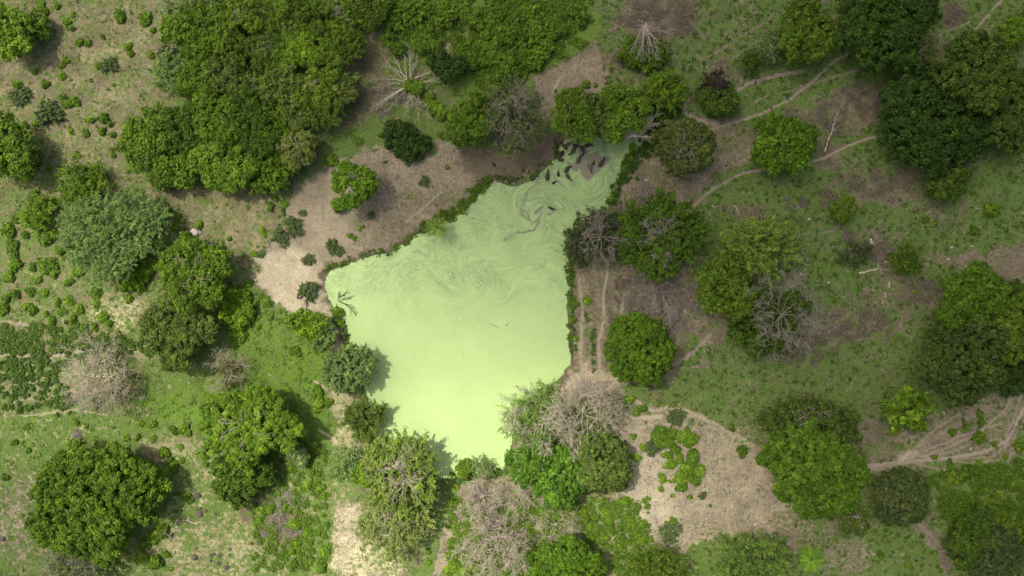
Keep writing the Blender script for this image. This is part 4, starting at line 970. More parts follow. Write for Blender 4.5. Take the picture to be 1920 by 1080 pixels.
sprawl('fallen_tree', 'great fallen bleached tree splayed in a star on the ground at top centre', 768, 158,
  [(100,55,.2),(118,62,.22),(132,58,.16),(150,60,.14),(165,66,.16),(182,60,.14),(205,62,.2),(216,74,.34),(226,66,.26),(240,60,.14),(75,56,.14),(86,50,.14),(55,46,.12),(20,60,.18),(8,56,.16),(352,60,.14),(335,46,.12),(300,60,.15),(292,44,.16),(315,62,.12),(268,54,.1),(32,56,.12)], seed=4, lm='the great fallen bleached tree')
tree('shrub', 'vivid bush growing in the heart of the great fallen bleached tree', 'round', 'lime', [(777,161,9),(768,160,5),(784,166,5)], 2.2)
tree('shrub', 'vivid strip of bush growing right below the fallen bleached tree', 'round', 'lime', [(803,192,8),(812,202,8),(822,210,9),(830,214,6),(806,180,6)], 1.5)
sprawl('dead_tree', 'bleached bare tree fallen across the pond inlet', 1172, 262, [(2,60,.32),(16,66,.30),(32,58,.26),(50,46,.2),(110,20,.1),(160,14,.1),(230,12,.1),(350,44,.14),(85,34,.1)], seed=9, z0=6.5, lm='the bleached tree in the inlet')
sprawl('dead_branch', 'dark dead branch reaching into the duckweed from the left shore', 628, 566, [(10,30,.12),(-20,38,.16),(-45,36,.12),(40,26,.08),(60,20,.06),(-70,22,.08)], seed=12, z0=.2, mat=M_dark)
sprawl('dead_sapling', 'small pale dead sapling standing in the duckweed near the lower right shore', 1014, 680, [(90,16,.07),(140,15,.06),(200,16,.05),(250,14,.05),(300,16,.06),(350,16,.05),(40,15,.05)], seed=13, z0=.1, mat=M_deadgrey)
sprawl('dead_shrub', 'leafless dark shrub on the pale sand left of the pond', 572, 556, [(100,14,.06),(200,15,.06),(250,16,.07),(300,13,.05),(20,12,.05)], seed=14, z0=.1, mat=M_dark)
sprawl('fallen_branch', 'thin curving fallen branch at the bottom edge by the round tree', 975, 1060, [(200,20,.09),(120,30,.08),(80,26,.06),(300,14,.05)], seed=15, z0=.1)

sprawl('dead_treetop', 'dead grey treetop fanning its branches down over a green dome bush', 1203, 56, [(248,50,.13),(258,55,.16),(268,58,.16),(278,58,.14),(286,56,.16),(296,56,.15),(308,52,.13),(238,44,.11),(322,44,.1),(262,40,.1),(200,12,.08),(150,10,.08)], seed=18, z0=4.2, mat=M_deadgrey)
# tall slim dead tree leaning up the slope
def leaner(name, label, base, top, r, mat, hz, forks, seed):
    rnd = random.Random(seed); x, y = W(*base); z = gz(x, y); tx, ty = W(*top)
    root = bpy.data.objects.new(name, None); COL.objects.link(root); root.location = (x, y, z); tag(root, label, 'tree')
    A = Vector((0, 0, -.3)); Bv = Vector((tx - x, ty - y, hz)); segs = []; tw = []
    p = A; n = 8
    for k in range(n):
        q = A.lerp(Bv, (k + 1) / n) + Vector((rnd.gauss(0, .12), rnd.gauss(0, .12), 0)); r2 = r * (1 - .09 * (k + 1))
        segs.append((tuple(p), r * (1 - .09 * k), tuple(q), r2)); p = q
        if k >= n - forks:
            for sgn in (-1, 1):
                d = (Bv - A).normalized(); sd_ = Vector((d.y, -d.x, 0)).normalized() * sgn
                pp = q; rr = r2 * .55
                for j in range(4):
                    qq = pp + (d * .8 + sd_ * rnd.uniform(.2, .7)) * rnd.uniform(.6, 1.1); tw.append((tuple(pp), rr, tuple(qq), rr * .7)); pp = qq; rr *= .7
    link('trunk', tubes_mesh('trunk', segs, mat, 6), root); link('branches', tubes_mesh('branches', tw, mat, 4), root)
leaner('dead_tree', 'slim tall dead tree leaning uphill right of the vivid round tree', (1547,286), (1556,216), .24, M_dead, 5, 5, 3)
leaner('dead_pole', 'bare pale pole trunk leaning left out of the sparse light green tree', (1672,766), (1632,756), .28, M_dead, 4, 1, 5)
leaner('broken_stump', 'broken grey stump standing in tangled weeds at the bottom left', (322,1008), (318,994), .45, M_deadgrey, 2.6, 2, 6)

# --- palms
def palm(name, label, px, py, R_, h, n, col, seed):
    rnd = random.Random(seed); x, y = W(px, py, h); z = gz(x, y)
    root = bpy.data.objects.new(name, None); COL.objects.link(root); root.location = (x, y, z); tag(root, label, 'palm tree'); LM.append((px, py, 'the palm ' + ('on the pond edge' if px < 1000 else 'at lower right')))
    link('trunk', tubes_mesh('trunk', [((0, 0, -.6), .22, (.1, 0, h * .5), .17), ((.1, 0, h * .5), .17, (0, 0, h), .2)], M_bark, 8), root)
    V = []; F = []; T = []
    for i in range(n):
        a = 2 * math.pi * i / n + rnd.uniform(-.18, .18); L = R_ * rnd.uniform(.75, 1.1); el = rnd.uniform(.15, 1.0); drop = rnd.uniform(.6, 1.2)
        d = Vector((math.cos(a), math.sin(a), 0)); s = Vector((-d.y, d.x, 0)); K = 9; pr = []
        for k in range(K + 1):
            t = k / K; pr.append(Vector((0, 0, h)) + d * L * t * (1 - .1 * t) + Vector((0, 0, el * L * .5 * t - drop * L * .55 * t * t)))
        tone = rnd.uniform(.35, .9)
        for k in range(1, K):
            w = L * .20 * math.sin(math.pi * min(1, k / K + .15)) ** .7 + .08
            for sg in (-1, 1):
                for m in range(3):
                    p0 = pr[k].lerp(pr[k + 1], m / 3); tip = p0 + s * sg * w + d * w * .9 + Vector((0, 0, -.25 * w)); q = p0 + d * .11 * L / R_
                    b0 = len(V); V += [tuple(p0), tuple(q), tuple(tip)]; F.append((b0, b0 + 1, b0 + 2)); T.append(min(1, max(0, tone + rnd.gauss(0, .1))))
    link('fronds', mesh_np('fronds', np.array(V), np.array(F), M_leaf, False, {'tone': ('FACE', 'FLOAT', np.array(T))}), root, color=GREEN[col] if isinstance(col, str) else col)
palm('palm_tree', 'yellow-green palm leaning over the upper left pond edge', 818, 425, 3.6, 5, 22, (.15, .235, .035), 3)
palm('palm_tree', 'spiky green palm on the grass near the bottom right', 1521, 1048, 4.4, 4, 30, (.17, .31, .03), 4)

# ================================================================== FLOATING AND FALLEN WOOD, ROCKS
def log(name, label, pts, r, mat, z=.12, wet=False, cat='log', twigs=0, seed=1):
    rnd = random.Random(seed)
    P = [W(*p) for p in pts]; x0, y0 = P[0]; zz = -.38 if wet else None
    base = -.40 if wet else gz(x0, y0)
    V = [Vector((x - x0, y - y0, ((-.40 if wet else gz(x, y)) - base) + z)) for x, y in P]
    fine = []
    for i in range(len(V) - 1):
        for k in range(4): fine.append(V[i].lerp(V[i + 1], k / 4) + Vector((rnd.gauss(0, r * .3), rnd.gauss(0, r * .3), rnd.gauss(0, r * .1))))
    fine.append(V[-1]); segs = []; n = len(fine) - 1
    for i in range(n): segs.append((tuple(fine[i]), r * (1 - .6 * i / n), tuple(fine[i + 1]), r * (1 - .6 * (i + 1) / n)))
    for _ in range(twigs):
        q = fine[rnd.randint(1, n)]; a = rnd.uniform(0, 6.28); segs.append((tuple(q), r * .4, tuple(q + Vector((math.cos(a), math.sin(a), .2)) * rnd.uniform(.6, 1.8)), r * .15))
    o = link(name, tubes_mesh(name, segs, mat, 6), None, (x0, y0, base)); tag(o, label, cat); return o
log('floating_log', 'long straight grey log floating in the inlet beside the herd', [(1111,258),(1128,274),(1142,287)], .16, M_deadgrey, wet=True)
log('floating_branch', 'thin crooked branch floating below the long grey log', [(1145,290),(1146,304),(1146,316),(1150,320),(1149,327)], .09, M_deadgrey, wet=True, twigs=4)
log('floating_twig', 'tiny dark twig on open duckweed at left', [(703,511),(707,514)], .09, M_dark, wet=True, cat='twig')
log('floating_twig', 'dark crooked twig on duckweed in the middle of the pond', [(948,611),(954,606)], .07, M_dark, wet=True, cat='twig')
log('floating_twig', 'dark slim twig on the duckweed left of that middle one', [(920,608),(930,612),(938,617)], .06, M_dark, wet=True, cat='twig')
log('fallen_log', 'pale thick fallen log pointing down-right in the right meadow', [(1631,448),(1641,462)], .32, M_dead, twigs=1)
log('fallen_log', 'pale straight log lying level left of the spiky bush', [(1658,492),(1676,491)], .30, M_dead, seed=3)
log('fallen_log', 'forked weathered log below left of the level pale log', [(1610,513),(1630,508),(1648,504)], .38, M_dead, twigs=3, seed=4)
log('fallen_log', 'grey log lying right of the forked weathered log', [(1656,505),(1674,508)], .24, M_deadgrey, seed=5)
log('fallen_log', 'short pale chunk of log standing upright below the log jumble', [(1668,530),(1667,540)], .30, M_dead, seed=6)
log('fallen_log', 'lowest short pale chunk in the log jumble', [(1659,549),(1660,558)], .34, M_dead, seed=7)
log('fallen_log', 'thin grey stick angled under the forked weathered log', [(1650,503),(1654,514)], .18, M_deadgrey, seed=8)
log('fallen_log', 'double grey log on brown litter right of the white leafless tree', [(1552,624),(1566,614),(1580,608)], .22, M_deadgrey, twigs=2, seed=9)
log('fallen_log', 'white sharp stick in the grass above the pale airy tree', [(1334,385),(1342,390)], .18, M_dead, twigs=2, seed=10)
log('fallen_log', 'thin dark-shadowed pole lying on dark litter above the airy tree', [(1376,385),(1383,394),(1387,404)], .16, M_dead, seed=11)
log('fallen_log', 'long pale pole lying across the shrubby right bank', [(1202,372),(1222,380),(1240,388)], .14, M_dead, seed=12)
log('fallen_log', 'slender pale fallen pole at the top, right of the brush heap', [(1285,30),(1298,22),(1312,11)], .15, M_dead, seed=13)
log('fallen_log', 'thin pole across the mud bank left of the herd', [(1058,244),(1070,255)], .1, M_deadgrey, seed=14)
log('driftwood', 'white antler-shaped driftwood on the grass right of the huge dark tree', [(343,976),(352,974),(358,979),(369,980)], .28, M_dead, twigs=6, seed=15, cat='driftwood')
log('driftwood', 'pale frayed driftwood just left of the antler-shaped piece', [(334,972),(331,980),(335,990)], .26, M_dead, twigs=3, seed=16, cat='driftwood')
log('fallen_log', 'thin grey twig lying in the grass at the far right top', [(1845,380),(1850,386)], .12, M_dead, seed=17)
log('fallen_log', 'thin level stick left of the yellow bush at far right', [(1828,390),(1842,393)], .13, M_dead, seed=18)
log('fallen_branch', 'small pale stick on the path left of the shore', [(605,577),(613,582)], .12, M_dead, seed=19, cat='branch')
log('fallen_branch', 'curved grey branch lying in the grass at lower right meadow', [(1586,733),(1596,728),(1598,712)], .12, M_deadgrey, twigs=2, seed=20, cat='branch')
log('fallen_branch', 'white limb curling off the top of the great leafless tree', [(206,683),(218,676),(224,664)], .16, M_dead, seed=21, cat='branch')

def rock(name, label, px, py, r, mat, seed, group=None, sq=(1, 1, .6)):
    rng = np.random.default_rng(seed)
    import bmesh
    bm = bmesh.new(); bmesh.ops.create_icosphere(bm, subdivisions=2, radius=1)
    k = rng.uniform(0, 6, 6)
    for v in bm.verts:
        c = v.co; f = 1 + .18 * math.sin(2.3 * c.x + k[0]) * math.cos(2 * c.y + k[1]) + .14 * math.sin(4 * c.z + k[2] + 3 * c.x)
        v.co = Vector((c.x * f * r * sq[0], c.y * f * r * sq[1], c.z * f * r * sq[2]))
    me = bpy.data.meshes.new(name); bm.to_mesh(me); bm.free(); me.materials.append(mat)
    x, y = W(px, py); o = link(name, me, None, (x, y, gz(x, y) + r * .2), rng.uniform(0, 6)); tag(o, label, 'rock', group); return o
ROCKS = [(395,1042,.5),(401,1040,.5),(411,1042,.55),(395,1052,.45),(409,1056,.65),(424,1064,.75),(366,1044,.8),(432,1029,.4),(431,1040,.35),(368,1028,.4)]
RL = ['left one of the two touching dark stones at bottom left','right one of the two touching dark stones at bottom left','dark stone just right of the touching pair','small dark stone straight below the touching pair',
 'oval dark stone below the middle of the stone scatter','lowest and roundest grey stone of the scatter','largest pale-topped stone at the left of the scatter','topmost small dark stone right of the scatter','tiny dark stone under the topmost one','small flat stone above the large pale-topped one']
for i, (x, y, r) in enumerate(ROCKS): rock('stone', RL[i], x, y, r, M_rock, i, 'dark stones scattered on the grass at bottom left')
rock('stone', 'brown rounded boulder right of the small palm-like weed at bottom left', 370, 929, .9, M_rock, 31)
rock('stone', 'grey boulder in the grass below the brown rounded one', 375, 964, .9, M_rock, 32)
rock('stone', 'black stone above the grey boulder at bottom left', 386, 957, .5, M_rock, 33)
rock('stone', 'black flat stone touching the grey boulder at bottom left', 375, 953, .6, M_rock, 34)
rock('stone', 'dark stone alone at the left edge below the worn grass', 7, 1010, .7, M_rock, 35)
rock('boulder', 'pale pinkish boulder on the rim of the dark pit', 367, 436, 1.25, M_rockpale, 36, sq=(1.1, .8, .6))
rock('boulder', 'pale pinkish smaller boulder touching the one on the pit rim', 359, 439, .75, M_rockpale, 37)
PALES = [(259,773),(1140,328),(1345,500),(1150,800),(1416,984),(1325,973),(1289,1056),(1820,842),(1769,773),(1785,464),(1502,514),(1554,530),(1517,411),(1448,429),(1823,462),(1779,486),(1284,584),(1211,338)]
PALES = [p for p in PALES if p[0] != 1140]
for i, (x, y) in enumerate(PALES):
    near = min(LM, key=lambda l: (l[0] - x) ** 2 + (l[1] - y) ** 2)
    rock('pale_stone', ['tiny', 'little', 'small', 'minute', 'tiny rounded', 'small angular', 'whitish', 'little cream', 'bright', 'buff', 'tiny sandy'][i % 11] + ' pale stone lying %s' % ('%s of %s' % (('right' if x > near[0] else 'left') if abs(x - near[0]) > abs(y - near[1]) else ('below' if y > near[1] else 'above'), near[2]) ).replace('below of', 'below').replace('above of', 'above'), x, y, .34, M_rockpale, 60 + i, 'pale stones strewn over the ground')

# --- wire fences with wooden posts
M_wire, nt, out = newmat('rusty_wire'); b = NB(nt); d = b.n('ShaderNodeBsdfPrincipled'); d.inputs['Base Color'].default_value = (.12, .10, .085, 1); d.inputs['Roughness'].default_value = .6; b.lk(d.outputs[0], out.inputs[0])
def fence(label, pts, step, seed):
    rnd = random.Random(seed); P = [Vector((*W(*p), 0)) for p in pts]; o0 = P[0].copy()
    root = bpy.data.objects.new('wire_fence', None); COL.objects.link(root); root.location = (o0.x, o0.y, gz(o0.x, o0.y)); tag(root, label, 'fence')
    tops = []; carry = 0
    for i in range(len(P) - 1):
        L = (P[i + 1] - P[i]).length; n = max(1, int(L / step))
        for k in range(n + (1 if i == len(P) - 2 else 0)):
            q = P[i].lerp(P[i + 1], k / n) + Vector((rnd.gauss(0, .12), rnd.gauss(0, .12), 0)); tops.append(Vector((q.x - o0.x, q.y - o0.y, gz(q.x, q.y) - root.location.z)))
    for q in tops:
        h = rnd.uniform(1.15, 1.5); l = Vector((rnd.gauss(0, .1), rnd.gauss(0, .1), h))
        link('post', tubes_mesh('post', [(tuple(q - Vector((0, 0, .2))), .09, tuple(q + l), .07)], M_bark, 6), root)
    seg = []
    for a, c in zip(tops[:-1], tops[1:]):
        for hh in (.4, .75, 1.1): seg.append((tuple(a + Vector((0, 0, hh))), .012, tuple(c + Vector((0, 0, hh))), .012))
    link('wire', tubes_mesh('wire', seg, M_wire, 3), root)
fence('wooden-post wire fence running down from the pond foot beside a bare strip', [(848,950),(841,968),(826,1034),(815,1078)], 4.5, 1)
fence('wire fence along the edge of the bare sand left of the pond', [(470,524),(482,498),(505,462),(524,420),(532,392)], 6, 2)
fence('wire fence along the upper edge of the bare parcel at top centre', [(998,148),(1060,116),(1122,82)], 6, 3)
fence('wire fence down the right edge of the bare parcel at top centre', [(1124,84),(1130,110),(1135,182)], 5, 4)
fence('wire fence in the grass strip along the right bank of the pond', [(1112,530),(1111,600),(1109,690)], 6, 5)
fence('wire fence between the lush grass and the sand left of the pond', [(482,600),(540,597),(590,592)], 6, 6)

# ================================================================== WATER BUFFALO
def skin_shape(bend, lift=0):
    """one adult: spine along +x (head at +x), neck turned by bend radians. returns continuous body mesh + horn mesh (head frame baked in)"""
    def sweep(path, K=12):
        V = []; F = []
        n = len(path)
        for i, (p, ry, rz) in enumerate(path):
            p = Vector(p); q0 = Vector(path[max(0, i - 1)][0]); q1 = Vector(path[min(n - 1, i + 1)][0]); d = (q1 - q0).normalized()
            s = Vector((0, 0, 1)).cross(d)
            if s.length < .2: s = Vector((0, 1, 0))
            s.normalize(); u = d.cross(s)
            for k in range(K):
                a = 2 * math.pi * k / K; V.append(tuple(p + s * ry * (1.22 if ry > .3 else 1.12) * math.cos(a) + u * rz * math.sin(a)))
        for i in range(n - 1):
            for k in range(K): F.append((i * K + k, i * K + (k + 1) % K, (i + 1) * K + (k + 1) % K, (i + 1) * K + k))
        F.append(tuple(range(K))[::-1]); F.append(tuple(range((n - 1) * K, n * K)))
        return V, F
    parts = []
    parts.append(sweep([((-1.22,0,.98),.10,.12),((-1.15,0,1.0),.28,.3),((-.9,0,1.0),.40,.42),((-.5,0,.95),.47,.47),((-.1,0,.92),.52,.5),((.25,0,.95),.48,.5),((.5,0,1.0),.38,.44),((.68,0,1.03),.27,.34),((.78,0,1.04),.16,.2)]))
    # neck and head, turned
    pts = []; p = Vector((.55, 0, 1.05)); n = 5
    for k in range(n):
        a = bend * (k + 1) / n; 
        pts.append((tuple(p), (.30, .25, .21, .185, .17)[k], (.34, .29, .25, .22, .2)[k])); p = p + Vector((math.cos(a), math.sin(a), .03 - .02 * k)) * .17
    hd = Vector((math.cos(bend), math.sin(bend), -.28)).normalized(); hp = p.copy()
    for t, ry, rz in ((0, .175, .19), (.13, .165, .18), (.28, .13, .15), (.43, .11, .12), (.53, .115, .11), (.60, .07, .07)): pts.append((tuple(hp + hd * t), ry, rz))
    parts.append(sweep(pts))
    for sx, sy in ((.42, .25), (.42, -.25), (-.88, .24), (-.88, -.24)):
        back = sx < 0
        parts.append(sweep([((sx, sy, .95), .17 if back else .14, .2), ((sx + (.06 if back else 0), sy, .6), .12, .14), ((sx - (.10 if back else -.02), sy, .36), .07, .075), ((sx - .04 if back else sx, sy, .1), .055, .06), ((sx, sy, .05), .08, .09), ((sx, sy, 0), .085, .095)], 8))
    parts.append(sweep([((-1.18,0,1.12),.05,.05),((-1.30,.02,.95),.035,.035),((-1.33,.03,.6),.025,.025),((-1.33,.03,.45),.04,.04)], 6))
    side = Vector((-hd.y, hd.x, 0)).normalized()
    for sg in (-1, 1):
        e = hp + side * sg * .15 + Vector((0, 0, .04)); parts.append(sweep([(tuple(e), .03, .05), (tuple(e + side * sg * .14 - hd * .03), .03, .08), (tuple(e + side * sg * .27 - hd * .05), .015, .03)], 6))
    V = []; F = []
    for v, f in parts: b0 = len(V); V += v; F += [tuple(i + b0 for i in ff) for ff in f]
    me = bpy.data.meshes.new('body'); me.from_pydata(V, [], F)
    o = bpy.data.objects.new('tmp_body', me); COL.objects.link(o)
    md = o.modifiers.new('r', 'REMESH'); md.mode = 'VOXEL'; md.voxel_size = .035; md.use_smooth_shade = True
    sm = o.modifiers.new('s', 'SMOOTH'); sm.iterations = 4; sm.factor = .6
    dg = bpy.context.evaluated_depsgraph_get(); body = bpy.data.meshes.new_from_object(o.evaluated_get(dg)); bpy.data.objects.remove(o)
    body.name = 'water_buffalo'; body.materials.clear(); body.materials.append(M_hide)
    hs = []
    for sg in (-1, 1):
        p = hp + hd * .02 + side * sg * .10 + Vector((0, 0, .13)); r = .055
        for k in range(7):
            t = k / 6; dirv = (side * sg * (1 - t * .75) - hd * (.35 + t * 1.0) + Vector((0, 0, .12 + .2 * t))).normalized()
            q = p + dirv * .12; hs.append((tuple(p), r, tuple(q), r * .82)); p = q; r *= .82
    horns = tubes_mesh('horns', hs, M_horn, 6)
    return body, horns
def hide_mat():
    m, nt, out = newmat('wet_hide'); b = NB(nt); tc = b.n('ShaderNodeTexCoord'); oi = b.n('ShaderNodeObjectInfo')
    sx = b.n('ShaderNodeSeparateXYZ'); b.lk(tc.outputs['Object'], sx.inputs[0])
    n = b.noise(tc.outputs['Object'], 3.0, 4, .6)
    mudl = b.ss(b.math('ADD', sx.outputs[2], b.math('MULTIPLY', n, .5)), 1.35, 1.62)
    c = b.mix(n, (.018, .016, .014), (.04, .034, .028)); c = b.mix(b.math('MULTIPLY', mudl, .85), c, oi.outputs['Color'])
    d = b.n('ShaderNodeBsdfPrincipled'); b.lk(c, d.inputs['Base Color']); d.inputs['Roughness'].default_value = .7; d.inputs['Specular IOR Level'].default_value = .2; b.lk(d.outputs[0], out.inputs[0]); return m
M_hide = hide_mat(); M_horn = bark_material('horn', (.05, .045, .04), (.12, .105, .09), 8)
BODIES = {k: skin_shape(v) for k, v in {'s': 0.0, 'l': .55, 'r': -.55, 'L': 1.15, 'R': -1.15}.items()}
DARKH, MIDH, PALEH = (.026, .022, .016), (.070, .056, .040), (.115, .095, .068)
# centre px, heading degrees (0=right, 90=up), kind of neck bend, scale, mud colour, label
HERD = [
 (1057.5,273,132,'s',1.0,MIDH,'buffalo at the top left of the herd, muzzle pointing up to the bank'),
 (1067.5,268.5,20,'s',.72,PALEH,'muddy buffalo tucked between the top left one and the overhanging tree'),
 (1052.5,289.5,240,'s',.95,DARKH,'buffalo climbing down-left, upper one of the close pair at the bank'),
 (1048.5,298,165,'r',.95,MIDH,'buffalo facing left, lower one of the close pair at the bank'),
 (1073.5,283.5,238,'r',1.05,MIDH,'buffalo facing down-left just right of the close pair, horns splayed'),
 (1085,297,72,'R',1.05,PALEH,'large brown-backed buffalo with head turned right in the herd centre'),
 (1093,280.5,290,'r',.97,(.06,.05,.038),'black buffalo facing straight down below the tree'),
 (1081.5,273,350,'s',.92,(.05,.042,.032),'black buffalo lying crosswise against the tree shade'),
 (1104,271.5,18,'R',.97,(.06,.05,.038),'black buffalo with head turned right, right below the overhanging tree'),
 (1101.5,262,150,'s',.9,DARKH,'black buffalo half hidden by leaves, topmost right of the herd'),
 (1129,304,50,'l',1.1,MIDH,'rightmost big buffalo, head up toward the floating log'),
 (1113.5,305,75,'l',.55,DARKH,'small calf standing in open mud just left of the rightmost buffalo'),
 (1107,314.5,285,'s',.95,(.17,.145,.105),'pale muddy buffalo facing down in the open mud, horns spread'),
 (1063.5,316,62,'R',.98,MIDH,'buffalo with head curled right below the herd centre'),
 (1066,332.5,302,'l',.85,MIDH,'grey buffalo walking down-right beside a green eddy'),
 (1046.5,325,102,'r',.68,DARKH,'thin dark calf facing up between two larger buffalo'),
 (1026.5,328.5,82,'s',1.08,MIDH,'plump buffalo facing straight up left of the thin dark calf'),
 (1000.5,332,42,'R',.98,MIDH,'leftmost buffalo of the herd, by the muddy shore'),
 (1039.5,341.5,38,'r',.58,DARKH,'lowest small calf alone on the duckweed'),
 (1084,263,60,'s',.85,DARKH,'black buffalo peeping out between leaves of the overhanging tree'),
]
for i, (x, y, a, kd, s, c, lb) in enumerate(HERD):
    bm_, hn_ = BODIES[kd]; wx_, wy_ = W(x, y)
    o = link('water_buffalo', bm_, None, (wx_ - .18 * s * math.cos(R(a)), wy_ - .18 * s * math.sin(R(a)), -.40 - .62 * s), R(a), c); s *= .93; o.scale = (s, s, s)
    tag(o, lb, 'buffalo', 'water buffalo wallowing at the head of the pond')
    link('horns', hn_, o)
for x, y, a, s, lb, dz in ((1031, 389, 150, .7, 'left of two dark animals almost sunk in the duckweed below the herd', 1.28), (1035.5, 391.5, 340, .75, 'right of two dark animals almost sunk in the duckweed below the herd', 1.24)):
    wx_, wy_ = W(x, y); o = link('water_buffalo', BODIES['s'][0], None, (wx_, wy_, -.40 - dz * s), R(a), DARKH); o.scale = (s, s, s); tag(o, lb, 'buffalo'); link('horns', BODIES['s'][1], o)
wx_, wy_ = W(926, 309); o = link('dark_calf', BODIES['l'][0], None, (wx_, wy_, gz(wx_, wy_) - .05), R(120), DARKH); o.scale = (.5, .5, .5); tag(o, 'small dark calf alone on the shaded bare bank left of the herd', 'calf')

